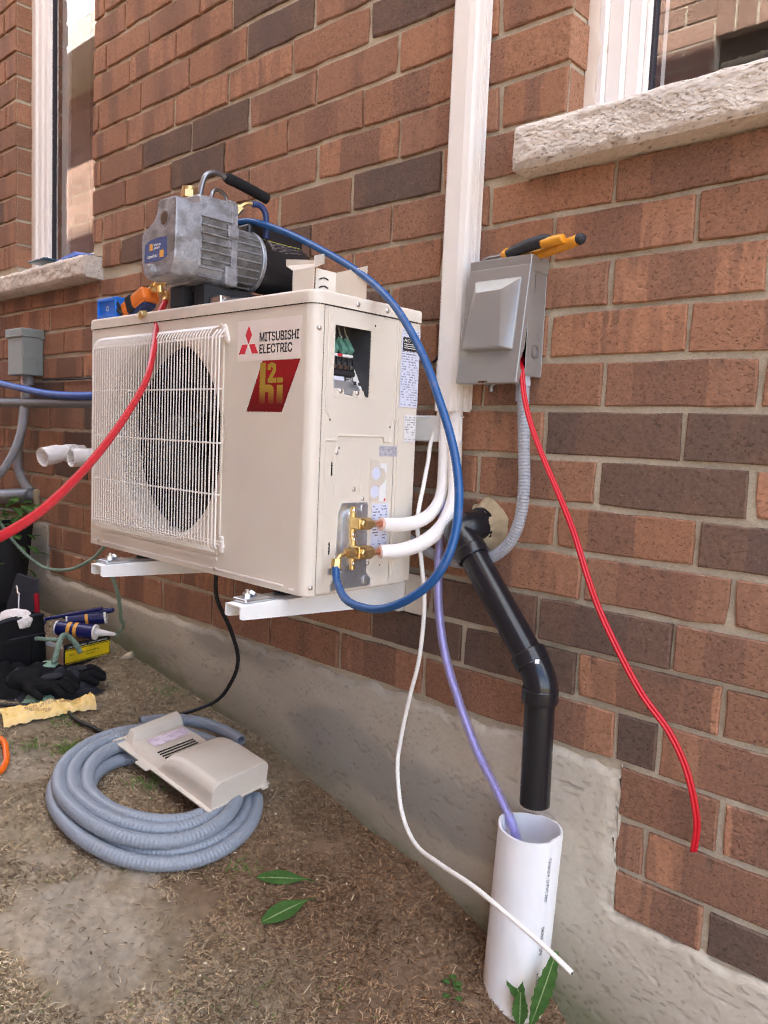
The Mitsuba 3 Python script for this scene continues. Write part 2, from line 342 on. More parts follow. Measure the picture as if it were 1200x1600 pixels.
def stand_fn(p, n, uv):
    m = smoothstep(-1.30, -1.46, p.z + 0.09 * (fbm(p.x * 20, p.y * 20, p.z * 9, 3) - 0.5)) * smoothstep(0.3, 0.62, fbm(p.x * 13, p.y * 13, p.z * 7 + 3, 3))
    return mix(mi.Color3f(0.80, 0.785, 0.775) * (0.95 + 0.08 * fbm(p.x * 30, p.y * 30, p.z * 12, 3)), mi.Color3f(0.56, 0.40, 0.24), m * 0.65)
plain('standpipe_pvc', mikit.proc(stand_fn), 0.25, 0.5)
plain('conduit_grey', dirty((0.33, 0.34, 0.37), 0.06, 40.0), 0.4, 0.5)
plain('coil_blue_grey', dirty((0.245, 0.272, 0.312), 0.07, 40.0, (0.3, 0.25, 0.18), on=True), 0.3, 0.5)
plain('box_grey', dirty((0.285, 0.27, 0.25), 0.05, 25.0, on=True), 0.26, 0.5, 0.3)
plain('old_box_grey', dirty((0.22, 0.24, 0.22), 0.07, 25.0), 0.45, 0.4)
plain('pipe_dark_grey', (0.12, 0.12, 0.13), 0.4, 0.4)
plain('conduit_old', dirty((0.22, 0.21, 0.21), 0.08, 25.0), 0.5, 0.4)
plain('cable_blue', (0.015, 0.07, 0.32), 0.4, 0.4)
plain('plier_orange', dirty((0.66, 0.28, 0.02), 0.1, 90.0), 0.42, 0.4)
plain('plier_black', (0.03, 0.03, 0.034), 0.6, 0.3)
plain('plier_steel', (0.22, 0.20, 0.19), 0.35, 0.5, 0.9)
plain('gauge_orange', (0.72, 0.19, 0.03), 0.4, 0.4)
plain('plastic_blue', (0.01, 0.15, 0.62), 0.35, 0.5)
plain('plastic_navy', (0.02, 0.04, 0.13), 0.4, 0.5)
plain('plastic_teal', (0.01, 0.06, 0.10), 0.3, 0.5)
plain('caulk_navy', (0.010, 0.013, 0.095), 0.3, 0.5)
plain('carton_yellow', (0.85, 0.60, 0.01), 0.5)
plain('carton_black', (0.012, 0.011, 0.012), 0.5)
plain('carton_card', (0.42, 0.28, 0.17), 0.8, 0.2)
plain('carton_white', (0.72, 0.70, 0.68), 0.6)
plain('wrapper_yellow', dirty((0.85, 0.58, 0.20), 0.15, 40.0, (0.85, 0.68, 0.45)), 0.3, 0.5)
plain('cloth_black', (0.012, 0.012, 0.013), 0.9, 0.1)
plain('cloth_charcoal', (0.035, 0.035, 0.042), 0.9, 0.15)
plain('cloth_mint', (0.24, 0.38, 0.28), 0.8, 0.2)
plain('fabric_red', (0.32, 0.01, 0.02), 0.8, 0.2)
plain('fleece_white', (0.80, 0.74, 0.70), 0.95, 0.1)
plain('sealant', dirty((0.38, 0.30, 0.19), 0.25, 60.0, (0.35, 0.26, 0.15), on=True), 0.8, 0.2)
plain('hose_orange', (0.80, 0.14, 0.01), 0.35, 0.5)
plain('chip_wood', (0.62, 0.52, 0.38), 0.8, 0.2)
bs('straw', {'type': 'twosided', 'bsdf': {'type': 'principled', 'base_color': {'type': 'mesh_attribute', 'name': 'vertex_color'}, 'roughness': 0.8, 'specular': 0.15}})
def rope_fn(p, n, uv): return mix((0.13, 0.20, 0.155), (0.27, 0.36, 0.28), fbm(p.x * 130, p.y * 130, p.z * 130, 3))
plain('rope_green', mikit.proc(rope_fn), 0.8, 0.2)
def leaf_fn(p, n, uv):
    a = dr.abs(uv.y - 0.5) * 2; v = smoothstep(0.11, 0.02, a); r = smoothstep(0.18, 0.0, dr.abs((uv.x * 9 - a * 2.2) - dr.round(uv.x * 9 - a * 2.2)) ) * 0.25
    col = mix((0.045, 0.110, 0.026), (0.095, 0.185, 0.052), fbm(p.x * 60, p.y * 60, p.z * 60, 3))
    return mix(mix(col, mi.Color3f(0.13, 0.24, 0.07), r), mi.Color3f(0.38, 0.46, 0.22), v * 0.8)
bs('leaf', {'type': 'principledthin', 'base_color': mikit.proc(leaf_fn), 'roughness': 0.45, 'spec_trans': 0.0, 'diff_trans': 0.6, 'spec_tint': 0.0})
bs('grass_green', {'type': 'principledthin', 'base_color': C(0.13, 0.26, 0.05), 'roughness': 0.5, 'diff_trans': 0.7})
bs('bush_green', {'type': 'principledthin', 'base_color': C(0.045, 0.095, 0.025), 'roughness': 0.5, 'diff_trans': 0.6})
bs('glass_pane', {'type': 'thindielectric', 'int_ior': 2.1, 'ext_ior': 1.0})
bs('glass_sight', {'type': 'thindielectric', 'int_ior': 1.5, 'ext_ior': 1.0})
bs('vinyl_violet', {'type': 'principledthin', 'base_color': C(0.78, 0.75, 0.98), 'roughness': 0.05, 'spec_trans': 0.75, 'diff_trans': 0.5, 'eta': 1.5})
plain('vinyl_core', (0.47, 0.43, 0.74), 0.12, 0.9)
bs('vinyl_clear', {'type': 'thindielectric', 'int_ior': 1.5, 'ext_ior': 1.0})
plain('room_dark', (0.10, 0.085, 0.075), 0.9, 0.1)
def far_brick(p, n, uv):
    z = p.z / 0.0889; row = dr.floor(z); fz = z - row; x = p.x / 0.2648 + 0.5 * (row - 2 * dr.floor(row / 2)); cx = dr.floor(x); fx = x - cx
    m = dr.select((fz < 0.12) | (fx < 0.04), 1.0, 0.0); r = cell_rand(cx, row)
    return mix(mix((0.36, 0.15, 0.085), (0.14, 0.075, 0.055), smoothstep(0.5, 0.9, r)), mi.Color3f(0.45, 0.37, 0.26), m)
plain('brick_plain_run', mikit.proc(far_brick), 0.9, 0.2)
bs('neighbour_clay', {'type': 'twosided', 'bsdf': {'type': 'principled', 'base_color': {'type': 'mesh_attribute', 'name': 'vertex_color'}, 'roughness': 0.9, 'specular': 0.2}})
plain('neighbour_mortar', (0.70, 0.67, 0.60), 0.9, 0.2)
plain('white_metal', (0.78, 0.78, 0.76), 0.4, 0.4)
plain('shingle_grey', dirty((0.10, 0.09, 0.085), 0.3, 30.0), 0.9, 0.1)
plain('frost_glass', (0.16, 0.155, 0.15), 0.35, 0.5)

# ------------------------------------------------------------------ ground
GX = np.array([-9, -4, -2.93, -2.42, -1.96, -1.54, -1.25, -1.05, -.875, -.675, 0.5, 6]); GZ = np.array([-1.10, -1.12, -1.13, -1.145, -1.195, -1.248, -1.311, -1.354, -1.415, -1.503, -1.68, -1.9])
def ground_z(x, y, rough=True):
    x, y = np.asarray(x, float), np.asarray(y, float)
    z = np.interp(x, GX, GZ) + 0.03 * np.clip(y, -2.5, 0.3)
    if rough:
        P = np.stack([x, y, 0 * x], -1)
        z = z + 0.016 * np.exp(-((np.hypot(x + .760, y + .069) - .066) / .022) ** 2) + 0.030 * (meshkit.fbm(P * 5, 3, 1) - 0.5) + 0.012 * (meshkit.fbm(P * 24, 3, 2) - 0.5)
    return z
def grid_mesh(xs, ys, zf):
    X, Y = np.meshgrid(xs, ys); Z = zf(X, Y); n = len(xs); v = np.stack([X, Y, Z], -1).reshape(-1, 3)
    i = np.arange(len(ys) - 1)[:, None] * n; j = np.arange(n - 1)[None, :]
    return tri(v, np.stack([i + j, i + j + 1, i + n + j + 1, i + n + j], -1).reshape(-1, 4))
xs = np.r_[np.linspace(-9, -3.4, 30), np.arange(-3.38, 0.12, 0.011), np.linspace(0.15, 6, 30)]
ys = np.r_[np.linspace(-12, -1.45, 24), np.arange(-1.43, 0.06, 0.011)]
single('ground', grid_mesh(xs, ys, ground_z), 'soil', True, kind='structure', label='bare brown soil with dry grass sloping along the house wall')
far = trimesh.creation.box((300, 300, 0.2)); far.apply_translation([0, 0, -2.6])
single('terrain', far, 'soil', kind='structure', label='flat open land all around the two houses')

# ------------------------------------------------------------------ brick house
house = thing('brick_house', 'brown brick house wall with concrete footing and two white framed windows', 'house')
L, JV, JH = 0.2648, 0.0105, 0.0115
ZR = {-9: .8005, -8: .7145, -7: .629, -6: .5345, -5: .446, -4: .3555, -3: .2655, -2: .1755, -1: .0865, 0: -.0015, 1: -.0905, 2: -.1785, 3: -.2665, 4: -.3555, 5: -.4455, 6: -.533,
      7: -.619, 8: -.709, 9: -.7985, 10: -.8885, 11: -.986, 12: -1.083, 13: -1.1765, 14: -1.262}
for k in range(-16, -9): ZR[k] = .8005 + (-9 - k) * .0885
PH = {-9: .125, -8: .013, -7: .079, -6: .004, -5: .095, -4: .257, -3: .108, -2: .231, -1: .096, 0: .245, 1: .10, 2: .245, 3: .101, 4: .25, 5: .10, 6: .021, 7: .085, 8: .26, 9: .085, 10: .248, 11: .098, 12: .238, 13: .089}
for k in range(-16, -9): PH[k] = .11 if k % 2 else .245
WL = (-3.230, -2.605, 0.130, 2.2); WR = (-0.806, 0.55, 0.152, 1.7)      # window openings x0, x1, z0 (sill top), z1
SL = (-3.42, -2.535, 0.058, 0.130, -0.058); SR = (-0.881, 0.62, 0.075, 0.152, -0.055)   # sills x0 x1 z0 z1 front
STEP_R, STEP_L = -0.607, -2.925          # where the footing steps
XMIN, XMAX = -4.3, 0.75
def spans(k):
    z1, z0 = ZR[k] - JH / 2, ZR[k + 1] + JH / 2
    x0, x1 = XMIN, XMAX; S = [(x0, x1)]
    if k >= 11: S = [(STEP_R, x1)]
    elif k >= 9: S = [(STEP_L, x1)]
    for (a, b, c, d) in (WL, WR):
        if z1 > c + 0.02 and z0 < d: S = [t for (p, q) in S for t in ((p, min(q, a)), (max(p, b), q)) if t[1] - t[0] > 0.01]
    for (a, b, c, d, e) in (SL, SR):
        if z1 > c + 0.03 and z0 < d - 0.03: S = [t for (p, q) in S for t in ((p, min(q, a - 0.004)), (max(p, b + 0.004), q)) if t[1] - t[0] > 0.01]
    return S
def clip_z(k, xa, xb):
    z1, z0 = ZR[k] - JH / 2, ZR[k + 1] + JH / 2
    for (a, b, c, d, e) in (SL, SR):
        if xb > a and xa < b:
            if z0 < c < z1: z1 = min(z1, c - 0.004)
            if z0 < d < z1 and not (z0 < c): z0 = max(z0, d + 0.004)
    return z0, z1
def brick_mesh(xa, xb, z0, z1, code, ident, dy, rng):
    l, h = xb - xa, z1 - z0; nx = max(1, int(round(l / 0.07))); c = 0.0022
    bt = [(xa + l * i / nx, z0) for i in range(nx)] + [(xb, z0), (xb, z0 + h / 2)]
    tp = [(xb - l * i / nx, z1) for i in range(nx)] + [(xa, z1), (xa, z0 + h / 2)]
    P = np.array(bt + tp); n = len(P); ctr = np.array([(xa + xb) / 2, (z0 + z1) / 2])
    J = P + rng.normal(0, 0.0009, P.shape)
    J[:, 0] = np.clip(J[:, 0], xa - .002, xb + .002)
    F = J + np.sign(ctr - P) * np.where(np.abs(ctr - P) > [[l * 0.45, h * 0.4]], c, 0) + rng.normal(0, 0.0004, P.shape)
    for sx in (-1, 1):
        for sz in (-1, 1):
            if rng.random() < 0.30:
                c_i = int(np.argmax((P - ctr) @ np.array([sx / l, sz / h]))); a_ = rng.uniform(.1, 1.0) ** 2
                F[c_i] -= np.array([sx, sz]) * a_ * np.array([.009, .007]); J[c_i] -= np.array([sx, sz]) * a_ * np.array([.005, .004])
    tilt = rng.normal(0, 0.006, 2)
    yf = dy + (F - ctr) @ tilt * 0.5
    v = np.vstack([np.c_[F[:, 0], yf, F[:, 1]], np.c_[J[:, 0], np.full(n, dy + c), J[:, 1]], np.c_[P[:, 0], np.full(n, 0.095), P[:, 1]], [[ctr[0], dy - 0.0006, ctr[1]]]])
    i = np.arange(n); k = (i + 1) % n
    f = np.vstack([np.c_[np.full(n, 3 * n), i, k], np.c_[i, n + i, n + k], np.c_[i, n + k, k], np.c_[n + i, 2 * n + i, 2 * n + k], np.c_[n + i, 2 * n + k, n + k]])
    lx = np.clip((v[:, 0] - xa) / l, 0.015, 0.985); lz = np.clip((v[:, 2] - z0) / h, 0.015, 0.985)
    uv = np.c_[ident + lx, code + lz]
    return trimesh.Trimesh(v, f, process=False), uv
# bricks whose tone the photograph shows plainly: (row, x inside) -> (class, band start, band end) in twentieths
TONE = {(4, -.68): (1, 0, 5), (5, -.55): (1, 15, 20), (8, -.65): (1, 6, 14), (8, -.9): (1, 4, 12), (9, -.8): (1, 3, 9), (3, -.55): (0, 4, 14), (3, -.8): (0, 1, 10), (4, -.45): (1, 0, 0), (6, -.62): (0, 5, 12), (7, -.6): (0, 5, 16),
        (1, -.55): (0, 5, 14), (2, -.68): (0, 8, 9), (2, -.45): (0, 9, 13), (0, -.66): (0, 3, 13), (0, -.45): (0, 0, 0), (1, -.8): (0, 2, 10), (-1, -.74): (0, 0, 0), (-1, -.6): (0, 1, 11), (-1, -.5): (0, 5, 15),
        (9, -.55): (0, 6, 19), (10, -.75): (0, 3, 14), (9, -1.1): (1, 6, 15), (9, -.87): (1, 0, 5), (10, -.6): (1, 0, 19), (10, -.5): (0, 6, 19), (11, -.5): (0, 8, 18), (12, -.58): (0, 5, 8), (12, -.45): (0, 5, 16), (13, -.5): (0, 9, 19), (13, -.4): (1, 0, 6),
        (-2, -1.2): (1, 3, 17), (-3, -1.3): (0, 6, 16), (-3, -1.15): (0, 8, 15), (-2, -1.45): (0, 6, 13), (-1, -1.35): (0, 5, 14), (-1, -1.16): (0, 8, 18), (0, -1.2): (0, 0, 0), (1, -1.2): (0, 2, 18), (-4, -1.45): (0, 5, 14), (-4, -1.25): (0, 7, 15), (-5, -1.37): (0, 9, 12),
        (-5, -1.65): (0, 3, 19), (-6, -1.7): (0, 10, 11), (-6, -1.45): (0, 0, 0), (-7, -1.6): (1, 4, 14), (-7, -1.4): (0, 8, 14), (-8, -1.7): (1, 9, 19), (-8, -1.55): (1, 2, 8), (-6, -1.2): (1, 7, 14), (-5, -1.16): (0, 10, 20),
        (-4, -2.0): (1, 4, 15), (-5, -1.87): (1, 9, 20), (-4, -2.3): (0, 6, 14), (-5, -2.15): (1, 2, 9), (-6, -2.25): (0, 7, 12), (-7, -1.9): (0, 9, 18), (-6, -1.95): (0, 0, 0), (-3, -1.7): (0, 0, 0), (-3, -2.0): (0, 0, 0), (-8, -1.98): (0, 6, 13), (-8, -2.2): (0, 3, 9),
        (-9, -2.1): (0, 4, 15), (-7, -2.2): (0, 6, 13), (2, -1.0): (0, 0, 0), (4, -.9): (0, 0, 0), (10, -1.2): (0, 6, 14), (10, -1.5): (0, 8, 12), (2, -2.75): (0, 5, 17), (1, -2.65): (0, 11, 18), (0, -2.75): (0, 0, 0), (3, -2.7): (0, 0, 0), (3, -2.95): (1, 6, 12)}
brng = np.random.default_rng(5); cand = []; ident = 0
for k in range(-16, 14):
    for (a, b) in spans(k):
        cuts = [a]; x = a - ((a - PH[k]) % L) + L
        if k == 10: 
            pass
        while x < b - 0.03:
            if x - cuts[-1] > 0.035: cuts.append(x)
            x += L
        if k == 10: cuts = sorted(cuts + [-0.626])
        cuts.append(b)
        for i in range(len(cuts) - 1):
            xa = cuts[i] + (JV / 2 if i else 0); xb = cuts[i + 1] - (JV / 2 if i < len(cuts) - 2 else 0)
            if xb - xa < 0.02: continue
            xa += brng.normal(0, 0.0012); xb += brng.normal(0, 0.0012)
            z0, z1 = clip_z(k, xa, xb)
            if z1 - z0 < 0.02: continue
            z0 += brng.normal(0, 0.0009); z1 += brng.normal(0, 0.0009)
            r = brng.random(); s = int(brng.integers(1, 9)); e = min(19, s + int(brng.integers(4, 11)))
            cls = 1 if r < 0.07 else 0
            if r > 0.86: s = e = 0
            for (kk, xx), t in TONE.items():
                if kk == k and xa < xx < xb: cls, s, e = t
            ident += 1
            m, uv = brick_mesh(xa, xb, z0, z1, cls * 400 + s * 20 + e, ident, brng.normal(0, 0.0011), brng)
            c = np.array([(xa + xb) / 2, 0, (z0 + z1) / 2]) - EYE; dep = c @ FWD; R = np.cross(FWD, UP)
            sx, sz = (c @ R) / max(dep, .01), (c @ UP) / max(dep, .01)
            vis = dep > 0.2 and abs(sx) < 0.53 and abs(sz) < 0.69
            cand.append(((xb - xa) * (z1 - z0) * (-c[1]) / max(dep, .05) ** 3 if vis else -1, m, uv))
cand.sort(key=lambda t: -t[0])
for s, m, uv in cand[:300]: part(house, 'brick', m, 'brick_clay', uv=uv)
rest = cand[300:]
part(house, 'brickwork', cat([m for s, m, u in rest]), 'brick_clay', uv=np.vstack([u for s, m, u in rest]), kind='stuff')

# mortar bed behind the brick faces
def mortar_sheet():
    st = 0.0075; xs = np.arange(XMIN, XMAX + st, st); zs = np.arange(-1.30, 2.15, st); zs = zs[zs < 1.25]
    X, Z = np.meshgrid(xs, zs)
    P = np.stack([X * 26, 0 * X, Z * 26], -1); Y = 0.0072 + 0.0065 * (meshkit.fbm(P, 3, 9) - 0.5) + 0.002 * (meshkit.noise(np.stack([X * 5, 0 * X, Z * 5], -1), 3) - 0.5)
    n = len(xs); v = np.stack([X, Y, Z], -1).reshape(-1, 3)
    i = np.arange(len(zs) - 1)[:, None] * n; j = np.arange(n - 1)[None, :]
    q = np.stack([i + j, i + j + 1, i + n + j + 1, i + n + j], -1).reshape(-1, 4); c = v[q].mean(1)
    keep = np.ones(len(q), bool)
    for (a, b, z0, z1) in (WL, WR): keep &= ~((c[:, 0] > a + .003) & (c[:, 0] < b - .003) & (c[:, 2] > z0 - 0.03))
    return tri(v, q[keep])
mb = [mortar_sheet()]
for (a, b, z0, z1) in (WL, WR):                                   # mortar in the window reveals
    for x, s in ((a, -1), (b, 1)): mb.append(cbox([x + s * 0.0045, 0.008, z0 - .04], [x + s * 0.03, 0.093, 1.25], .001))
part(house, 'mortar', cat(mb), 'mortar', True)

# plain wall beyond the camera's reach, house body, roof
BW = [([-9.5, 0.002, -1.4], [XMIN, 0.3, 4.2]), ([XMAX, 0.002, -1.4], [1.1, 0.3, 4.2]), ([XMIN, 0.002, 2.2], [XMAX, 0.3, 4.2]), ([WL[1], 0.002, 1.25], [WR[0], 0.3, 2.2]), ([XMIN, 0.002, 1.25], [WL[0], 0.3, 2.2]), ([WR[1], .002, 1.25], [XMAX, .3, 2.2]), ([WR[0], .002, 1.7], [WR[1], .3, 2.2]),
      ([.8, 0.3, -1.9], [1.1, 8, 4.2]), ([-9.5, 0.3, -1.9], [-9.2, 8, 4.2]), ([-9.5, 8, -1.9], [1.1, 8.3, 4.2])]
part(house, 'wall', cat([trimesh.creation.box(bounds=[a, b]) for a, b in BW]), 'brick_plain_run')
bk = [([XMIN, 0.097, -1.4], [WL[0] - .002, 0.3, 1.25]), ([WL[1] + .002, 0.097, -1.4], [WR[0] - .002, 0.3, 1.25]), ([WR[1] + .002, 0.097, -1.4], [XMAX, .3, 1.25]), ([WL[0], .11, -1.4], [WL[1], .3, WL[2] - .002]), ([WR[0], .11, -1.4], [WR[1], .3, WR[2] - .002])]
part(house, 'backing', cat([trimesh.creation.box(bounds=[a, b]) for a, b in bk]), 'room_dark')
part(house, 'roof', cat([trimesh.creation.box(bounds=[[-9.8, -0.32, 4.2], [1.3, 8.6, 4.36]]), hull([[-9.8, -.32, 4.37], [1.3, -.32, 4.37], [-9.8, 8.6, 4.37], [1.3, 8.6, 4.37], [-6, 4.1, 6.4], [-1, 4.1, 6.4]])]), 'shingle_grey')
part(house, 'soffit', trimesh.creation.box(bounds=[[-9.78, -.30, 4.17], [1.28, -.004, 4.196]]), 'white_metal')
part(house, 'room', cat([trimesh.creation.box(bounds=b) for b in ([[-9, 2.6, -1.2], [.78, 2.7, 4.1]], [[-9, .31, -.9], [.78, 2.6, -.8]], [[-9, .31, 2.5], [.78, 2.6, 2.6]], [[-2.0, .31, -.8], [-1.9, 2.6, 2.5]])]), 'room_dark')

# concrete footing: one parged face with steps in its top edge
def footing():
    st = 0.0065; xs = np.arange(XMIN, XMAX, st); zs = np.arange(-0.786, -1.73, -st); n, m = len(xs), len(zs)
    ztop = np.where(xs > STEP_R, -1.252, np.where(xs < STEP_L, -0.800, -0.990))
    zt = ztop + 0.022 * (meshkit.fbm(np.stack([xs * 22, 0 * xs, 0 * xs], -1), 3, 3) - 0.5) - 0.002
    X, Z = np.meshgrid(xs, zs); Zc = np.minimum(Z, zt[None, :]); P = np.stack([X, 0 * X, Zc], -1)
    near = np.exp(-((X - STEP_R) / 0.025) ** 2)
    X2 = X + 0.016 * (meshkit.fbm(np.stack([0 * X, 0 * X, Zc * 34], -1) + 3, 3, 5) - 0.5) * near
    Y = -0.006 + 0.009 * (meshkit.fbm(P * 5, 3, 2) - 0.5) + 0.0012 * (meshkit.fbm(P * 30, 3, 6) - 0.5)
    w = meshkit.noise(np.stack([X * 9 + Zc * 16, 0 * X, Zc * 70 - X * 20], -1), 8); Y -= 0.0008 * np.clip(w - 0.70, 0, 1) * 4
    pit = meshkit.noise(np.stack([X * 85, 0 * X, Zc * 95], -1), 12); Y += 0.006 * np.clip(pit - 0.88, 0, 1) * 5
    edge = np.clip(1 - (zt[None, :] - Zc) / 0.016, 0, 1); Y += edge ** 2 * (0.007 + 0.012 * meshkit.noise(P * 26, 4))
    Y += 0.011 * np.exp(-((X - STEP_R + .006) / 0.010) ** 2) * (Zc > -1.25) * meshkit.fbm(P * 40, 2, 14)
    v = np.stack([X2, Y, Zc], -1); i = np.arange(m - 1)[:, None] * n; j = np.arange(n - 1)[None, :]
    q = np.stack([i + j, i + n + j, i + n + j + 1, i + j + 1], -1).reshape(-1, 4)
    ok = (Z[:-1, :-1] - st < zt[None, :-1]) | (Z[:-1, 1:] - st < zt[None, 1:]); q = q[ok.reshape(-1)]
    cap = np.stack([np.stack([xs, np.interp(xs, xs, Y[np.argmax(Z <= zt[None, :] + st, 0), np.arange(n)]), zt], 1), np.stack([xs, np.full(n, .09), zt], 1)]).reshape(-1, 3); k = np.arange(n - 1)
    zz = np.linspace(-1.26, -.985, 40); sx = STEP_R + 0.016 * (meshkit.fbm(np.stack([0 * zz, 0 * zz, zz * 34], -1) + 3, 3, 5) - 0.5); sd_ = np.vstack([np.stack([sx, np.full(40, .002), zz], 1), np.stack([sx, np.full(40, .09), zz], 1)]); k2 = np.arange(39)
    zl = np.array([-.99, -.80]); sl_ = np.array([[STEP_L, -.003, -.995], [STEP_L, -.003, -.80], [STEP_L, .09, -.995], [STEP_L, .09, -.80]])
    return cat(tri(v.reshape(-1, 3), q), tri(cap, np.stack([k, k + 1, n + k + 1, n + k], -1)), tri(sd_, np.stack([k2, 40 + k2, 40 + k2 + 1, k2 + 1], -1)), tri(sl_, [[0, 2, 3, 1]]))
part(house, 'foundation', footing(), 'parged_concrete', True, label='grey parged concrete footing with a stepped top edge')

# stone sills, rough front face
def sill(x0, x1, z0, z1, yf):
    st = 0.006; xs = np.arange(x0, x1, st); zs = np.linspace(z0, z1, 14); yb = 0.075
    X, Z = np.meshgrid(xs, zs); P = np.stack([X, 0 * X, Z], -1)
    e = np.minimum((Z - z0) / .010, (z1 - Z) / .010).clip(0, 1) * np.minimum((X - x0) / .01, (x1 - X) / .01).clip(0, 1)
    Y = yf - 0.003 - 0.009 * (meshkit.fbm(P * 30, 4, 4) - 0.45) - 0.005 * (meshkit.fbm(P * 75, 3, 6) - .5) + 0.010 * (1 - e) ** 2
    Z2 = Z + 0.006 * (meshkit.noise(P * 22, 8) - .5) * (np.abs(Z - (z0 + z1) / 2) > (z1 - z0) * .46)
    n = len(xs); fr = np.stack([X, Y, Z2], -1).reshape(-1, 3)
    i = np.arange(13)[:, None] * n; j = np.arange(n - 1)[None, :]
    F = tri(fr, np.stack([i + j, i + j + 1, i + n + j + 1, i + n + j], -1).reshape(-1, 4))
    def strip(a, b, flip=False):
        m = len(a); k = np.arange(m - 1); q = np.stack([k, k + 1, m + k + 1, m + k], -1); q = q[:, ::-1] if flip else q
        return tri(np.vstack([a, b]), q)
    row0, rown = fr[:n], fr[-n:]; b0, bn = row0.copy(), rown.copy(); b0[:, 1] = yb; bn[:, 1] = yb; b0[:, 2] = z0; bn[:, 2] = z1 + .006
    l = fr[0::n]; r = fr[n - 1::n]; bl, br = l.copy(), r.copy(); bl[:, 1] = yb; br[:, 1] = yb; bl[:, 0] = x0; br[:, 0] = x1
    return cat(F, strip(b0, row0), strip(rown, bn), strip(bl, l, True), strip(r, br, True))
part(house, 'sill', sill(*SL), 'limestone', 35, label='rough limestone sill under the window at the far end of the wall')
part(house, 'sill', sill(*SR), 'limestone', 35, label='rough limestone sill under the nearer window')

# windows
def window(x0, x1, z0, z1, tag):
    w = numbered(house + '__window'); used.discard(w)
    fr = []
    y0 = 0.068
    def ring(a, b, c, d, t, ya, yb, ch=.002):
        return [cbox([a, ya, c], [a + t, yb, d], ch), cbox([b - t, ya, c], [b, yb, d], ch), cbox([a + t, ya + .0006, c], [b - t, yb - .0006, c + t * .8], ch), cbox([a + t, ya + .0006, d - t], [b - t, yb - .0006, d], ch)]
    a, b = x0 + .020, x1 - .020
    key = part(house, 'window', cat(ring(a, b, z0 + .002, z1 - .01, .014, y0 - .004, .20, .002), ring(a + .0145, b - .0145, z0 + .004, z1 - .02, .034, y0 + .004, .19, .004)), 'window_vinyl', label=tag)
    part(key, 'sash', cat(ring(a + .049, b - .049, z0 + .030, z1 - .05, .030, y0 + .012, .17, .004), ring(a + .0795, b - .0795, z0 + .054, z1 - .08, .010, y0 + .020, .16, .003)), 'window_vinyl')
    part(key, 'gasket', cat(ring(a + .0897, b - .0897, z0 + .062, z1 - .09, .0055, y0 + .026, .13, .0006)), 'gasket')
    g = trimesh.Trimesh([[a + .085, y0 + .034, z0 + .05], [b - .085, y0 + .034, z0 + .05], [b - .085, y0 + .034, z1 - .09], [a + .085, y0 + .034, z1 - .09]], [[0, 1, 2], [0, 2, 3]], process=False)
    part(key, 'pane', g, 'glass_pane')
    st = .012; zs = np.arange(z0, 1.3, st); pts = []
    for x, s in ((x0, 1), (x1, -1)):
        wv = .018 + .010 * (meshkit.fbm(np.stack([zs * 30, 0 * zs + x, 0 * zs], -1), 3, 2) - .5) * 2
        v = []; 
        for yy, ww in ((.062, wv), (.070, wv + .010), (.10, wv + .010), (.10, 0 * wv - .002), (.062, 0 * wv - .002)):
            v.append(np.stack([x + s * ww, np.full_like(zs, yy), zs], 1))
        v = np.stack(v, 1); m = len(zs); q = []
        i = np.arange(m - 1)[:, None] * 5; j = np.arange(5)[None, :]; k = (j + 1) % 5
        q = np.stack([i + j, i + k, i + 5 + k, i + 5 + j], -1).reshape(-1, 4); pts.append(tri(v.reshape(-1, 3), q))
    for m in pts: part(key, 'caulk', m, 'caulk', 40)
    return key
window(*WL[:4], 'white vinyl window at the far end of the wall')
window(*WR[:4], 'white vinyl window above the thick stone sill nearest the camera')

# mortar patch where the drain leaves the wall
def patch():
    n = 72; a = np.arange(n) / n * 2 * math.pi; rr = np.linspace(0, 1, 18); v = []
    for r in rr:
        R = r * (0.054 + 0.010 * (meshkit.fbm(np.stack([np.cos(a) * 2, np.sin(a) * 2, 0 * a], -1), 3, 5) - .5) * 2)
        h = 0.040 * (1 - r ** 2.6) + 0.018 * (meshkit.fbm(np.stack([np.cos(a) * r * 4, np.sin(a) * r * 4, 0 * a + r], -1), 4, 3) - .5)
        v.append(np.stack([-.925 + R * np.cos(a) * .95, 0.004 - h, -.592 + R * np.sin(a) * 1.05], 1))
    m = len(rr); i = np.arange(m - 1)[:, None] * n; j = np.arange(n)[None, :]; k = (j + 1) % n
    return tri(np.vstack(v), np.stack([i + j, i + k, i + n + k, i + n + j], -1).reshape(-1, 4))
part(house, 'sealant_patch', patch(), 'sealant', True, label='cream sealant patch round the drain hole')

# ------------------------------------------------------------------ neighbouring house across the side yard (seen in the panes, and it closes the yard)
NY = -2.02
nb = thing('neighbour_house', 'pale red brick neighbouring house reflected in the window panes', 'house')
nm, ncol = [], []
nrng = np.random.default_rng(3); op = (-1.47, -0.8, 0.2, 1.345)
def nbrick(x0, x1, z0, z1):
    m = trimesh.creation.box(bounds=[[x0, NY - .05, z0], [x1, NY + .0012 + abs(nrng.normal(0, .0012)), z1]]); nm.append(m)
    b = np.array([.50, .345, .295]) * (0.8 + 0.4 * nrng.random()); ncol.append(np.repeat(b[None], 8, 0))
for k in range(54):
    z0 = -1.5 + k * .0889; z1 = z0 + .0754
    if z0 > 2.58: break
    x = -11 - (k % 2) * L / 2
    while x < .3:
        a, b = x, x + L - .0135; x += L
        if a > .2: continue
        if z1 > op[2] and z0 < op[3] + .28 and b > op[0] and a < op[1]:
            if a < op[0] - .03: nbrick(a, op[0] - .002, z0, z1)
            continue
        nbrick(a, b, z0, z1)
x = op[0]
while x < op[1]: nbrick(x, x + .076, op[3], op[3] + .262); x += .0889
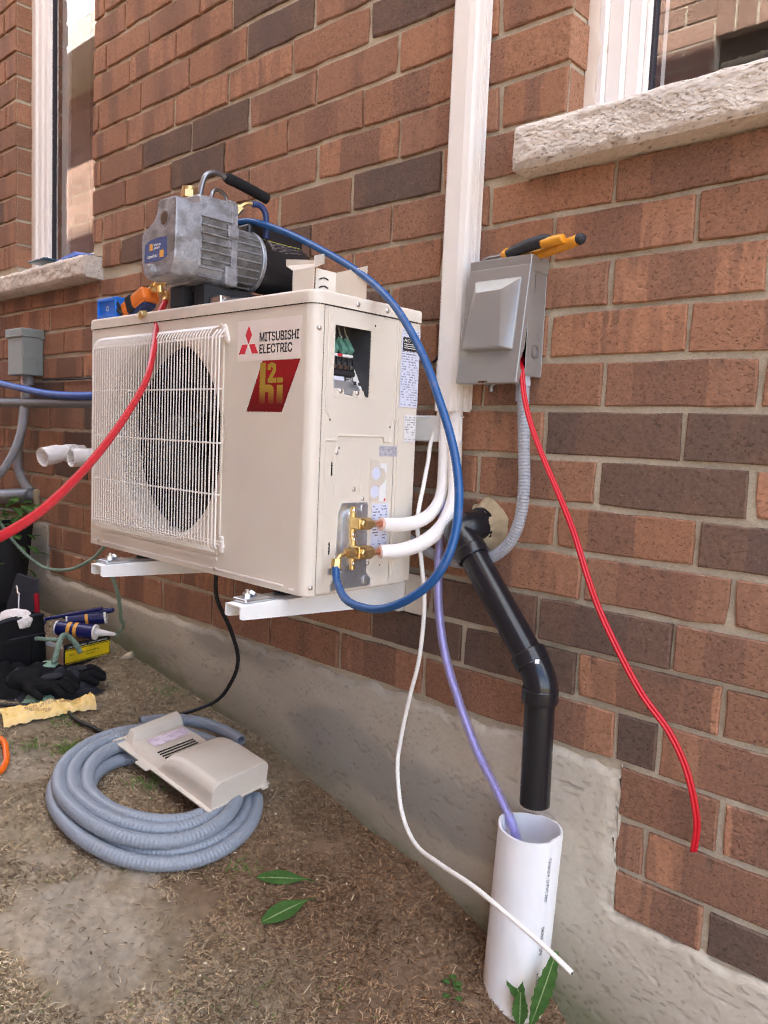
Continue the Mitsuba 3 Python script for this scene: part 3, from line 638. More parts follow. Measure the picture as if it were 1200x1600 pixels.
part(nb, 'brickwork', cat(nm), 'neighbour_clay', color=np.vstack(ncol), kind='stuff')
nw = [([-11.2, NY - .3, -1.9], [op[0] + .004, NY - .0008, 2.66]), ([op[1], NY - .3, -1.9], [.4, NY - .0008, 2.66]), ([op[0], NY - .3, op[3]], [op[1], NY - .0008, 3.2]), ([op[0], NY - .3, -1.9], [op[1], NY - .0008, op[2]])]
part(nb, 'wall', cat([trimesh.creation.box(bounds=[a, b]) for a, b in nw]), 'neighbour_mortar')
part(nb, 'window', trimesh.creation.box(bounds=[[op[0], NY - .12, op[2]], [op[1], NY - .05, op[3]]]), 'frost_glass')
part(nb, 'roof', hull([[-11.6, NY + .38, 2.84], [.7, NY + .38, 2.84], [-11.6, NY - 8, 2.84], [.7, NY - 8, 2.84], [-7, NY - 3.8, 4.9], [-3, NY - 3.8, 4.9]]), 'shingle_grey')
part(nb, 'soffit', cat(trimesh.creation.box(bounds=[[-11.6, NY - .29, 2.66], [.7, NY + .36, 2.70]]), trimesh.creation.box(bounds=[[-11.6, NY + .362, 2.64], [.7, NY + .385, 2.83]])), 'white_metal')

# ------------------------------------------------------------------ outdoor unit
X0, X1, YF, YB, ZB, ZT, ZS = -1.893, -1.064, -0.360, -0.075, -0.717, -0.168, -0.1935
FC = (-1.555, -0.447); FR = 0.208
unit = thing('outdoor_unit', 'beige heat pump outdoor unit with white wire fan grille hung on the brick wall', 'heat pump')
def plan(x0, x1, y0, y1, rf, rb=0.006):      # plan outline, front corners rounded
    return unary_union([rrect(x0, y0, x1, y1, rf, 8), rrect(x0, (y0 + y1) / 2, x1, y1, rb, 3)])
outer = plan(X0, X1, YF, YB, 0.022); inner = outer.buffer(-0.0022)
sh = extr(outer.difference(inner), ZS - ZB); sh.apply_translation([0, 0, ZB]); shell = mani(sh)
shell -= mani(trimesh.creation.box(bounds=[[X1 - .01, -.3355, ZB - .1], [X1 + .01, YB - .003, ZT + .1]]))       # the side panels close this
shell -= mani(front(extr(Point(*FC).buffer(FR + .018, quad_segs=24), .05), YF + .03))
front_key = part(unit, 'front_panel', unmani(shell), 'unit_paint', 30)
# pressed square field round the fan with a raised rim, dished towards the fan ring
fx0, fx1, fz0, fz1 = -1.858, -1.326, -0.676, -0.211
fld = rrect(fx0, fz0, fx1, fz1, .02)
part(unit, 'pressed_rim', cat(front(extr(fld.difference(fld.buffer(-.005)), .0035), YF + .0005), front(extr(rrect(-1.858, -.688, -1.335, -.680, .003), .004), YF + .0005)), 'unit_paint')
prof = [(0.0, FR + .030), (.0008, FR + .026), (.004, FR + .015), (.011, FR + .006), (.022, FR + .001), (.070, FR)]
part(unit, 'fan_ring', tube_prof(np.array([FC[0], YF - .0012, FC[1]]), np.array([0, 1.0, 0]), prof, 72), 'unit_paint', True)
# chamber behind the fan
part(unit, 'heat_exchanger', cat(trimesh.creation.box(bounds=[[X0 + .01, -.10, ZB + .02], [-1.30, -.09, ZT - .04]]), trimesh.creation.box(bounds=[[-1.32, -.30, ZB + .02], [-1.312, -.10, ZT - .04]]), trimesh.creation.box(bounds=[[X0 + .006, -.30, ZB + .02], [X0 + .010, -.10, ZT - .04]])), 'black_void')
hub = [lathe([FC[0], -.335, FC[1]], [FC[0], -.25, FC[1]], [(0, .0005), (.0, .045), (.012, .055), (.08, .055), (.08, .0005)], 28)]
bl = []
for q in range(3):
    a0 = q * 2 * math.pi / 3 + .5; V = []
    for r in np.linspace(.052, .198, 7):
        for s in np.linspace(0, 1, 7):
            a = a0 + s * (1.15 + .25 * (r - .05) / .15) - .5 * (r - .05); V.append([FC[0] + r * math.cos(a), -.325 + .06 * s, FC[1] + r * math.sin(a)])
    i = np.arange(6)[:, None] * 7; j = np.arange(6)[None, :]
    b_ = tri(V, np.stack([i + j, i + j + 1, i + 8 + j, i + 7 + j], -1).reshape(-1, 4)); c_ = b_.copy(); c_.apply_translation([0, .003, 0]); c_.invert(); bl.append(cat(b_, c_))
fan = part(unit, 'fan_hub', hub[0], 'fan_black', 30)
for b_ in bl: part(unit, 'fan_blade', b_, 'fan_black', True)
part(unit, 'fan_motor', cat(cyl([FC[0], -.24, FC[1]], [FC[0], -.13, FC[1]], .05), cbox([FC[0] - .02, -.15, ZB + .03], [FC[0] + .02, -.12, ZT - .04], .002)), 'fin_grey', 30)
# wire grille
W_, gy = [], -.3865; n = 44; gx = np.r_[np.linspace(-1.816, -1.345, n), -1.331, -1.3185, -1.307]
for i, x in enumerate(gx):
    r = .00135 if i < n else .0018; bend = 1 if i < n else .25; dx = .012 * (1 - i / n) if i < n else 0
    if i < n: P = [(x, YF + .001, -.2145), (x, gy + .009, -.2235), (x, gy + .001, -.236), (x, gy, -.246), (x, gy, -.645), (x, gy + .002, -.655), (x, YF + .001, -.672)]
    else: P = [(x, gy + .012, -.226), (x, gy, -.240), (x, gy, -.652), (x, gy + .004, -.657)]
    W_.append(tube(P, r, 6))
for z in (-.3425, -.448, -.550):
    W_.append(tube([(-1.822, gy + .003, z), (-1.308, gy + .003, z), (-1.3035, gy + .007, z)], .0019, 6)); W_.append(tube([(-1.822, gy + .003, z), (-1.83, gy + .012, z), (-1.832, YF, z)], .0019, 6))
for z in (-.243, -.648):
    W_.append(tube([(-1.822, gy + .003, z), (-1.30, gy + .003, z)], .0019, 6)); W_.append(tube([(-1.824, gy + .012, z + .004), (-1.30, gy + .012, z + .004)], .0016, 6))
part(unit, 'grille', cat(W_), 'grille_wire', True, kind='stuff')
lug = [hull(np.vstack([trimesh.creation.icosphere(1, .008).vertices * [1, .4, 1] + [x, YF - .004, z] for x, z in ((-1.322, -.222), (-1.312, -.245))])) , hull(np.vstack([trimesh.creation.icosphere(1, .007).vertices * [1, .4, 1] + [x, YF - .004, z] for x, z in ((-1.316, -.640), (-1.316, -.664))]))]
part(unit, 'grille_lug', lug[0], 'grille_wire', 40); part(unit, 'grille_lug', lug[1], 'grille_wire', 40)
def screw(par, c, d, r=.0045, h=.0028, m='screw_steel'): return part(par, 'screw', dome(c, d, r, h), m, 40)
for x, z in ((-1.835, -.704), (-1.343, -.705), (-1.315, -.656)): screw(unit, (x, YF - .0006, z), (0, -1, 0), .005)
part(unit, 'lower_seam', cat(front(extr(sbox(-1.86, -.7065, -1.84, -.7035), .0012), YF), front(extr(sbox(-1.815, -.7065, -1.125, -.7035), .0016), YF), front(extr(sbox(-1.108, -.710, -1.095, -.7065), .0016), YF)), 'grille_wire')
# lid
lo = plan(X0 - .003, X1 + .003, YF - .003, YB + .003, .026); Lm = []
for z0, z1, d in ((-.1905, -.1735, 0), ): Lm.append(top(extr(lo, z1 - z0), z0))
rings = [(-.1922, 0), (-.1735, 0), (-.1705, -.0009), (-.1687, -.0028), (-.168, -.006)]
pl = [np.array(affinity.affine_transform(lo, [1, 0, 0, 1, 0, 0]).exterior.coords)[:-1]]
cx, cy = np.array(lo.exterior.coords)[:-1].mean(0)
V = []; base = np.array(lo.exterior.coords)[:-1]; nb_ = len(base)
tg = np.roll(base, -1, 0) - np.roll(base, 1, 0); nn = np.stack([-tg[:, 1], tg[:, 0]], 1); nn /= np.linalg.norm(nn, axis=1, keepdims=True)
if ((base - [cx, cy]) * nn).sum() > 0: nn = -nn
for z, d in rings: V.append(np.c_[base + nn * (-d), np.full(nb_, z)])
V.append(np.c_[[[cx, cy]], -.168]); Vv = np.vstack(V); i = np.arange(len(rings) - 1)[:, None] * nb_; j = np.arange(nb_)[None, :]; k = (j + 1) % nb_
F = tri(Vv, np.stack([i + j, i + k, i + nb_ + k, i + nb_ + j], -1).reshape(-1, 4)); o = (len(rings) - 1) * nb_; jj = np.arange(nb_)
F = trimesh.Trimesh(Vv, np.vstack([F.faces, np.c_[o + jj, o + (jj + 1) % nb_, np.full(nb_, len(Vv) - 1)]]), process=False); F.fix_normals()
part(unit, 'lid', F, 'unit_paint', 35)
part(unit, 'lid_seam', top(extr(outer.buffer(-.0035), .006), -.1955), 'fin_grey')
for y in (-.256, -.177): screw(unit, (X1 + .003, y, -.182), (1, 0, 0), .0052)
# side panels
op_ = rrect(-.309, -.3495, -.2148, -.2245, .004)
sp = sbox(-.3335, ZB + .003, -.1395, ZS - .0006).difference(op_)
part(unit, 'side_panel', side(extr(sp, .0016), X1 - .0016), 'unit_side_paint')
part(unit, 'rear_panel', side(extr(sbox(-.137, ZB + .003, YB, ZS - .0006), .0016), X1 - .0022), 'unit_side_paint')
def bead(pts, r=.0022): return tube(np.array([(X1 + .0003, y, z) for y, z in pts]), r, 8)
beads = [bead([(-.324, -.200), (-.324, -.380), (-.316, -.388)]), bead([(-.3285, -.205), (-.3285, -.378)], .0012), bead([(-.321, -.432), (-.297, -.432), (-.293, -.423), (-.172, -.421), (-.170, -.431), (-.150, -.432), (-.148, -.39), (-.150, -.385)]), bead([(-.142, -.2), (-.142, -.385), (-.132, -.392)]), bead([(-.128, -.385), (-.128, -.70)], .0016), bead([(-.321, -.445), (-.321, -.60), (-.318, -.700)], .0012), bead([(-.296, -.440), (-.296, -.535)], .0014)]
part(unit, 'pressed_ribs', cat(beads), 'unit_side_paint', True)
lipm = op_.buffer(.0035).difference(op_.buffer(-.0005))
part(unit, 'opening_rim', side(extr(lipm, .0012), X1 - .0003), 'unit_side_paint')
for y, z in ((-.346, -.235), (-.294, -.454), (-.246, -.523), (-.346, -.701), (-.2885, -.652), (-.2005, -.668), (-.2215, -.5415)): screw(unit, (X1 + .0005, y, z), (1, 0, 0), .0046)
sl = [side(extr(rrect(y - .0016, z0, y + .0016, z1, .0014), .0006), X1) for y, z0, z1 in ((-.3045, -.497, -.472), (-.304, -.643, -.620))]
for m in sl: part(unit, 'slot', m, 'black_void')
part(unit, 'vent_holes', cat([side(extr(Point(y, z).buffer(.0018), .0005), X1) for y, z in ((-.205, -.214), (-.313, -.395), (-.153, -.402), (-.288, -.446), (-.165, -.675))]), 'black_void')
# terminal box behind the open hatch
xi = X1 - .058
box_in = cat(*[trimesh.creation.box(bounds=b) for b in ([[xi - .002, -.325, -.37], [xi, -.20, -.205]], [[xi, -.2135, -.36], [X1 - .003, -.2115, -.21]], [[xi, -.325, -.36], [X1 - .003, -.323, -.21]], [[xi, -.325, -.2165], [X1 - .003, -.21, -.2145]])])
tb = part(unit, 'terminal_box', box_in, 'fin_grey')
part(tb, 'slope', hull([[X1 - .014, -.321, -.3485], [X1 - .014, -.215, -.3485], [xi, -.321, -.355], [xi, -.215, -.355], [xi, -.321, -.275], [xi, -.215, -.268], [X1 - .026, -.321, -.328], [X1 - .022, -.215, -.328]]), 'grille_wire')
part(tb, 'block', cat(cbox([X1 - .062, -.305, -.304], [X1 - .028, -.233, -.277], .003), *[cbox([X1 - .04, y - .0012, -.302], [X1 - .024, y + .0012, -.279], .0005) for y in np.linspace(-.305, -.234, 6)], cbox([X1 - .05, -.306, -.312], [X1 - .022, -.231, -.302], .002)), 'print_black')
part(tb, 'terminals', cat([cat(cyl([X1 - .03, y, -.293], [X1 - .0235, y, -.296], .0042, 12), cyl([X1 - .03, y + .003, -.283], [X1 - .025, y - .001, -.292], .0012, 6)) for y in np.linspace(-.298, -.241, 5)]), 'chrome', 30, kind='stuff')
part(tb, 'marker_strip', cbox([X1 - .032, -.306, -.2765], [X1 - .0225, -.2385, -.2715], .0005), 'print_white')
part(tb, 'red_marker', cbox([X1 - .0222, -.279, -.2763], [X1 - .0220 + .0006, -.267, -.2717], .0002), 'print_red')
plain('connector_green', (0.16, 0.36, 0.26), 0.3, 0.6)
for y in (-.296, -.276, -.254, -.236): part(tb, 'connector', hull([[X1 - .052, y - .006, -.245], [X1 - .052, y + .006, -.245], [X1 - .028, y - .006, -.262], [X1 - .028, y + .006, -.262], [X1 - .036, y - .006, -.270], [X1 - .036, y + .006, -.270], [X1 - .045, y - .005, -.238], [X1 - .045, y + .005, -.238]]), 'connector_green')
part(tb, 'wires', cat([tube(spline([(X1 - .04, y, -.24), (X1 - .05, y + .004, -.23), (X1 - .06, y + .008, -.215)]), .0017, 7) for y in (-.296, -.276, -.254, -.238)]), 'bracket_inner', True)
part(tb, 'earth_plate', hull([[X1 - .020, -.309, -.3175], [X1 - .020, -.236, -.3190], [X1 - .006, -.309, -.347], [X1 - .006, -.222, -.347], [X1 - .03, -.309, -.3175], [X1 - .03, -.222, -.347]]), 'galvanised')
part(tb, 'power_label', side(extr(sbox(-.262, -.3225, -.241, -.3135), .0008), X1 - .0195), 'print_black')
part(tb, 'power_text', cat(side(text('POWER', .0024, .015), X1 - .0186, -.259, -.3175), side(text('SUPPLY', .0024, .016), X1 - .0186, -.259, -.3213)), 'print_white')
part(tb, 'line_label', side(extr(sbox(-.304, -.3225, -.264, -.3135), .0008), X1 - .0195), 'sticker_blue')
part(tb, 'clip', cat(cbox([X1 - .012, -.247, -.327], [X1 - .008, -.241, -.321], .0008), cbox([X1 - .012, -.234, -.328], [X1 - .008, -.229, -.322], .0008)), 'print_black')
tabp = Polygon([(-.309, -.355), (-.309, -.337), (-.279, -.337), (-.277, -.347), (-.255, -.349), (-.254, -.339), (-.228, -.337), (-.222, -.3495), (-.215, -.351), (-.215, -.355)])
part(tb, 'front_tab', side(extr(tabp, .0012), X1 - .0042), 'unit_side_paint')
for y, z in ((-.2865, -.3415), (-.2435, -.3425)): screw(tb, (X1 - .003, y, z), (1, 0, 0), .0052, .003)
# labels on the side
def sticker(name, y0, y1, z0, z1, mat, lines, rows, chars, inset=.0025, x=X1 + .0004):
    k = part(unit, name, side(extr(rrect(y0, z0, y1, z1, .001, 2), .0004), x), mat)
    a, b, c, d = y0 + inset, y1 - inset, z0 + inset, z1 - inset
    q = trimesh.Trimesh([[x + .0008, a, c], [x + .0008, b, c], [x + .0008, b, d], [x + .0008, a, d]], [[0, 1, 2], [0, 2, 3]], process=False)
    part(k, 'print', q, lines, uv=np.array([[0, 0], [chars, 0], [chars, rows], [0, rows]], float)); return k
k = sticker('rating_label', -.1295, -.0755, -.361, -.2075, 'sticker_blue', 'print_blue_lines', 30, 26)
part(k, 'black_field', side(extr(rrect(-.1265, -.251, -.0785, -.2245, .002, 2), .0004), X1 + .0013), 'print_black')
part(k, 'reverse_text', cat(side(text('AC', .0055, .018), X1 + .0017, -.124, -.2335), *[side(extr(sbox(-.124, z, -.124 + w, z + .0012), .0003), X1 + .0017) for z, w in ((-.238, .04), (-.242, .034), (-.246, .042))]), 'print_white')
sticker('refrigerant_label', -.1125, -.077, -.430, -.376, 'sticker_white', 'print_white_lines', 10, 14)
sticker('notice_label', -.1805, -.129, -.4595, -.439, 'sticker_grey', 'print_grey_lines', 5, 22)
sticker('caution_label', -.1945, -.148, -.637, -.552, 'sticker_blue', 'print_blue_lines', 14, 14)
k = part(unit, 'spacer_plate', side(extr(sbox(-.2305, -.548, -.203, -.4635), .0008), X1), 'unit_side_paint')
hp = Polygon([(-.2045, -.466), (-.185, -.4675), (-.180, -.4695), (-.1795, -.482), (-.165, -.484), (-.163, -.497), (-.1655, -.511), (-.172, -.516), (-.179, -.514), (-.179, -.545), (-.204, -.546)]).difference(Point(-.187, -.4925).buffer(.0125)).difference(Point(-.189, -.5285).buffer(.0125))
part(unit, 'knockout_plate', side(extr(hp, .0010), X1 + .001), 'cover_plastic')
part(unit, 'knockout_discs', side(extr(unary_union([Point(-.187, -.4925).buffer(.0126), Point(-.189, -.5285).buffer(.0126)]), .0004), X1 + .0003), 'sticker_blue')
part(unit, 'knockout_label', side(extr(sbox(-.176, -.548, -.1575, -.4735).difference(Point(-.172, -.5).buffer(.014)), .0005), X1 + .0004), 'print_white')
part(unit, 'label_red_square', side(extr(sbox(-.163, -.547, -.158, -.5425), .0004), X1 + .0010), 'print_red')
# front emblem and badge
k = part(unit, 'name_plate', front(extr(rrect(-1.283, -.2885, -1.096, -.2125, .001, 2), .0005), YF - .0002), 'logo_ground')
def rhomb(c, a, b): return Polygon([(c[0], c[1] + b), (c[0] + a, c[1]), (c[0], c[1] - b), (c[0] - a, c[1])])
ex, ez = -1.2485, -.2568; s_ = .0345
up_ = Polygon([(ex, ez + s_), (ex + .0102, ez + s_ / 2), (ex, ez), (ex - .0102, ez + s_ / 2)])
lf = Polygon([(ex - .002, ez - .0004), (ex - .0195, ez - .0004), (ex - .0300, ez - .0182), (ex - .0110, ez - .0182)])
rt = affinity.scale(lf, -1, 1, origin=(ex, ez))
for g_ in (up_, lf, rt): part(k, 'emblem', front(extr(g_, .0004), YF - .0007), 'print_red')
part(k, 'lettering', cat(front(text('MITSUBISHI', .0162, .1135, bold=True), YF - .0007, -1.2145, -.2535), front(text('ELECTRIC', .0162, .0955, bold=True), YF - .0007, -1.2145, -.2755)), 'print_black')
k = part(unit, 'badge', front(extr(Polygon([(-1.2045, -.2895), (-1.096, -.2895), (-1.144, -.3845), (-1.250, -.3845)]), .0005), YF - .0002), 'plate_red')
hh = unary_union([sbox(0, 0, .0163, .076), rrect(.006, -.012, .0425, .0355, .013)]).difference(sbox(.0163, -.02, .0268, .0215)).intersection(sbox(0, 0, .1, .1))
two = LineString([(.0262, .0625), (.0275, .0695), (.0345, .0722), (.0420, .0695), (.0428, .0620), (.0370, .0540), (.0288, .0450), (.0278, .0430), (.0495, .0430)]).buffer(.0045, cap_style=2, join_style=1)
ii = unary_union([sbox(.0515, 0, .0680, .0345), sbox(.0515, .0388, .0680, .0478)])
part(k, 'badge_lettering', front(extr(affinity.translate(unary_union([hh, two, ii]), -1.2105, -.3695), .0004), YF - .0007), 'plate_gold')
# valve bracket and valves
bp = Polygon([(-.284, -.566), (-.276, -.548), (-.212, -.548), (-.2085, -.553), (-.2065, -.684), (-.194, -.699), (-.195, -.711), (-.299, -.711), (-.299, -.699), (-.288, -.684), (-.295, -.682), (-.306, -.679), (-.306, -.669), (-.288, -.668)])
vb = part(unit, 'valve_bracket', side(extr(bp, .003), X1 + .0003), 'galvanised')
def pad(y0, y1, z0, z1, x0, h, r):
    a = rrect(y0, z0, y1, z1, r); v = []
    b = np.array(a.exterior.coords)[:-1]; c = np.array([(y0 + y1) / 2, (z0 + z1) / 2]); n = len(b); rows = []
    for t, d in ((0, 1.0), (.35, .985), (.75, .95), (1.0, .88)): rows.append(np.c_[np.full(n, x0 + h * t), c + (b - c) * ([d if (y1 - y0) > .03 else d ** 2, d ** .5])])
    v = np.vstack(rows + [[[x0 + h, *c]]]); i = np.arange(3)[:, None] * n; j = np.arange(n)[None, :]; k = (j + 1) % n
    f = tri(v, np.stack([i + j, i + k, i + n + k, i + n + j], -1).reshape(-1, 4)).faces; jj = np.arange(n)
    return trimesh.Trimesh(v, np.vstack([f, np.c_[3 * n + jj, 3 * n + (jj + 1) % n, np.full(n, 4 * n)]]), process=False)
part(vb, 'pressing', cat(pad(-.274, -.226, -.672, -.556, X1 + .0033, .010, .022), pad(-.2295, -.2105, -.66, -.5515, X1 + .0033, .003, .006), pad(-.217, -.200, -.710, -.690, X1 + .0033, .003, .006), pad(-.28, -.268, -.70, -.676, X1 + .003, .006, .004)), 'galvanised', 30)
part(vb, 'foot_bead', cat(bead([(-.292, -.684), (-.205, -.687)], .0026), bead([(-.268, -.690), (-.258, -.672)], .002)), 'galvanised', True)
def valve(zc, yc, big):
    xv = X1 + .030; s = 1.15 if big else 1.0
    body = cat(rbox([X1 + .010, yc - .0065, zc - .026], [X1 + .018, yc + .0065, zc + .026], .002, 1), rbox([X1 + .016, yc - .0085 * s, zc - .011 * s], [xv + .011, yc + .0085 * s, zc + .011 * s], .003, 1), cyl([xv, yc - .008, zc], [xv, yc + .018, zc], .0078 * s, 18),
               cyl([X1 + .014, yc, zc - .03 * s], [X1 + .014, yc, zc + .03 * s], .0058, 14))
    v = part(unit, 'service_valve', body, 'brass', 30)
    part(v, 'flare_nut', cat(hexnut([xv, yc + .012, zc - .001], [xv, yc + .029, zc - .002], .0118 * s), lathe([xv, yc + .029, zc - .002], [xv, yc + .042, zc - .003], [(0, .0112 * s), (.004, .0095 * s), (.010, .0065), (.012, .006)], 16)), 'brass_dull', 25)
    part(v, 'cap', lathe([xv + .010, yc + .001, zc], [xv + .022, yc + .001, zc], [(0, .0075), (.002, .0085), (.006, .0085), (.0075, .006), (.0075, .0003)], 6), 'brass', 25)
    part(v, 'copper_stub', cyl([xv, yc + .038, zc - .003], [xv, yc + .060, zc - .002], .0052, 12), 'copper', True)
    for dz in (-.0225, .0225): screw(v, (X1 + .018, yc, zc + dz), (1, 0, 0), .0052, .0035, 'chrome')
    return v
valve(-.584, -.259, False); v2 = valve(-.6385, -.256, True)
part(v2, 'service_port', cat(cyl([X1 + .030, -.262, -.6385], [X1 + .030, -.282, -.6375], .0052, 14), hexnut([X1 + .030, -.270, -.638], [X1 + .030, -.288, -.637], .0098)), 'brass_dull', 25)
screw(vb, (X1 + .004, -.2725, -.703), (1, 0, 0), .005); screw(vb, (X1 + .004, -.2075, -.705), (1, 0, 0), .005)
part(unit, 'base_pan', cbox([X0 + .01, YF + .012, ZB - .003], [X1 - .006, YB - .01, ZB + .010], .002), 'unit_paint')

# ------------------------------------------------------------------ wall bracket under and behind the unit
br = thing('wall_bracket', 'off-white steel wall bracket with two arms carrying the outdoor unit', 'bracket')
def arm(x):
    w, t = .046, .0025
    V = lambda y, z0, z1: [[x - w / 2, y, z0], [x + w / 2, y, z0], [x - w / 2, y, z1], [x + w / 2, y, z1]]
    out = mani(hull(V(-.452, -.757, -.7345) + V(-.005, -.785, -.7345) + V(-.445, -.760, -.7345)))
    inn = mani(hull([[px + s * t, y, z] for (px, s) in ((x - w / 2, 1), (x + w / 2, -1)) for y in (-.47, .02) for z in (-.83, -.737)]))
    cutc = mani(hull([[x - 1, -.46, -.70], [x - 1, -.46, -.80], [x - 1, -.449, -.80], [x + 1, -.46, -.70], [x + 1, -.46, -.80], [x + 1, -.449, -.80]]))
    return unmani(out - inn - cutc)
for x in (-1.6665, -1.1535):
    k = part(br, 'arm', arm(x), 'bracket_paint')
    f = part(k, 'foot', cat(rbox([x - .026, -.435, -.7338], [x + .014, -.375, -.7255], .004, 2), cbox([x - .024, -.378, -.7335], [x + .012, -.20, -.728], .001)), 'zinc', 30)
    part(k, 'bolt', cat(hexnut([x - .008, -.415, -.727], [x - .008, -.415, -.7185], .0085), cyl([x - .008, -.415, -.72], [x - .008, -.415, -.712], .004, 10), hexnut([x - .006, -.405, -.7255], [x - .006, -.40, -.7215], .011)), 'zinc', 25)
    part(k, 'rubber_pad', cbox([x - .024, -.34, -.7275], [x + .02, -.10, -.7185], .001), 'rubber_black')
    part(br, 'post', cat(cbox([x - .022, -.0285, -.80], [x + .022, -.004, -.43], .002)), 'bracket_inner')
part(br, 'rail', cat(cbox([-1.80, -.030, -.4255], [-.983, -.027, -.3755], .0008), cbox([-1.80, -.0268, -.4275], [-.995, -.006, -.4245], .0006), cbox([-1.80, -.0268, -.3765], [-.995, -.006, -.3735], .0006)), 'bracket_paint')
part(br, 'end_tab', side(extr(Polygon([(-.038, -.368), (-.004, -.368), (-.004, -.437), (-.03, -.437), (-.033, -.432), (-.038, -.43)]), .002), -1.030), 'bracket_paint')
part(br, 'slot', front(extr(affinity.scale(Point(-1.001, -.402).buffer(.005), 1.3, 1, origin=(-1.001, -.402)), .0006), -.0300), 'black_void')
part(br, 'leg_plate', cbox([-1.128, -.012, -.80], [-1.070, -.008, -.715], .001), 'cover_plastic')

# ------------------------------------------------------------------ line duct and the lines it carries
duct = thing('line_duct', 'tall white vinyl duct covering the refrigerant lines on the wall', 'pipe cover')
dx0, dx1, dy, dz0, dz1 = -1.0435, -.9845, -.0475, -.363, 1.25
sec = Polygon([(dx0, -.002), (dx0, dy + .010), (dx0 + .002, dy + .004), (dx0 + .007, dy + .0005), (dx0 + .010, dy), (dx1 - .016, dy), (dx1 - .013, dy + .0012), (dx1 - .004, dy + .004), (dx1 - .001, dy + .010), (dx1, dy + .016), (dx1, dy + .024), (dx1 + .0012, dy + .0246), (dx1 + .0012, -.002)])
part(duct, 'cover', top(extr(sec.difference(sec.buffer(-.0018).intersection(sbox(-2, dy, 0, -.006))), dz1 - dz0), dz0), 'duct_vinyl', 20)
part(duct, 'base', cat(cbox([dx0 - .001, -.006, dz0 + .004], [dx1 + .004, -.0015, dz1], .0006), cbox([dx1 + .0012, -.018, dz0 - .001], [dx1 + .0036, -.0062, dz1], .0006)), 'duct_vinyl')
part(duct, 'joint_lip', top(extr(sec.buffer(.0016).difference(sec.buffer(.0002)).intersection(sbox(-2, -1, 0, -.0062)), .10), dz0 - .002), 'duct_vinyl', 20)
def insulated(name, P, r, label, endcap):
    k = thing(name, label, 'pipe', 'insulated lines between the duct and the unit')
    Q, s = resample(spline(P, 12), .0011)
    rr = r * (1 + .030 * np.sin(s * 2 * math.pi / .0045) * np.clip((.36 - s) / .1, 0, 1)) + .0007 * np.sin(s * 23)
    part(k, 'sheath', tube(Q, rr, 18, inner=.004), 'sheath_white', True)
    t = (Q[-1] - Q[-4]) / np.linalg.norm(Q[-1] - Q[-4])
    part(k, 'foam_end', tube_prof(Q[-1] + t * .0004, -t, [(0, r - .0005), (-.002, r - .004), (-.001, .0062), (.03, .006)], 18), 'foam_pink', 30)
    part(k, 'copper_pipe', tube(np.array([Q[-30], Q[-12], Q[-1], Q[-1] + t * .018]), .0056, 10), 'copper', True); return k
insulated('insulated_line', [(-1.024, -.026, -.33), (-1.026, -.026, -.40), (-1.024, -.027, -.47), (-1.018, -.040, -.535), (-1.015, -.075, -.572), (-1.019, -.12, -.588), (-1.030, -.165, -.591), (-1.034, -.197, -.588)], .0130, 'white corrugated insulated line entering the upper brass valve', 0)
insulated('insulated_line', [(-1.003, -.024, -.33), (-1.003, -.024, -.40), (-.998, -.026, -.47), (-.985, -.040, -.535), (-.980, -.075, -.588), (-.992, -.115, -.622), (-1.014, -.158, -.639), (-1.034, -.197, -.642)], .0138, 'white corrugated insulated line entering the lower brass valve', 0)
P = [(-1.046, -.014, -.32), (-1.048, -.020, -.361), (-1.060, -.030, -.427), (-1.0555, -.042, -.468), (-1.0505, -.058, -.514), (-1.032, -.094, -.590), (-1.012, -.098, -.671), (-1.015, -.08, -.763), (-1.022, -.08, -.871), (-1.043, -.08, -.958), (-1.056, -.085, -1.043), (-1.054, -.095, -1.108), (-1.014, -.12, -1.183), (-.952, -.145, -1.218), (-.867, -.17, -1.215), (-.778, -.19, -1.21), (-.686, -.205, -1.22), (-.619, -.21, -1.234), (-.567, -.21, -1.253)]
ck = thing('control_cable', 'long white cable hanging from the duct past the standpipe', 'cable')
Q = spline(P, 14); part(ck, 'sheath', tube(Q, .0044, 12, inner=.0012), 'cable_white', True)
t = Q[-1] - Q[-3]; t /= np.linalg.norm(t)
part(ck, 'conductors', cat([tube(np.array([Q[-6], Q[-1] + t * .0008]) + o, .0011, 6) for o in ([0, 0, .0014], [.001, 0, -.001], [-.001, 0, -.0008])]), 'print_black', kind='stuff')
single('thin_wire', tube(spline([(-1.0485, -.006, .035), (-1.0480, -.014, 0), (-1.0487, -.014, -.08), (-1.050, -.012, -.16), (-1.056, -.010, -.215), (-1.070, -.008, -.25), (-1.085, -.006, -.262)], 8), .0028, 8), 'cord_black', True, 'thin black wire running down the left edge of the white duct', 'wire')

# ------------------------------------------------------------------ disconnect box, pliers on top, conduit, red wires
db = thing('disconnect_box', 'grey metal disconnect box with its door hanging ajar beside the duct', 'electrical box')
part(db, 'body', cat(cbox([-.952, -.003, -.298], [-.8225, -.001, -.085], .0006), cbox([-.8238, -.0565, -.299], [-.8225, -.0032, -.085], .0004), cbox([-.952, -.0565, -.299], [-.9507, -.0032, -.085], .0004), cbox([-.9505, -.056, -.299], [-.824, -.0032, -.2977], .0004), cbox([-.9505, -.0565, -.298], [-.824, -.0553, -.285], .0004)), 'box_grey')
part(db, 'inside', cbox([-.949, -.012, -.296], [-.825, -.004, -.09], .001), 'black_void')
part(db, 'lid', unmani(mani(cbox([-.9585, -.0595, -.1110], [-.8205, -.0008, -.0820], .0012)) - mani(trimesh.creation.box(bounds=[[-.9570, -.058, -.13], [-.8220, .01, -.0835]]))), 'box_grey')
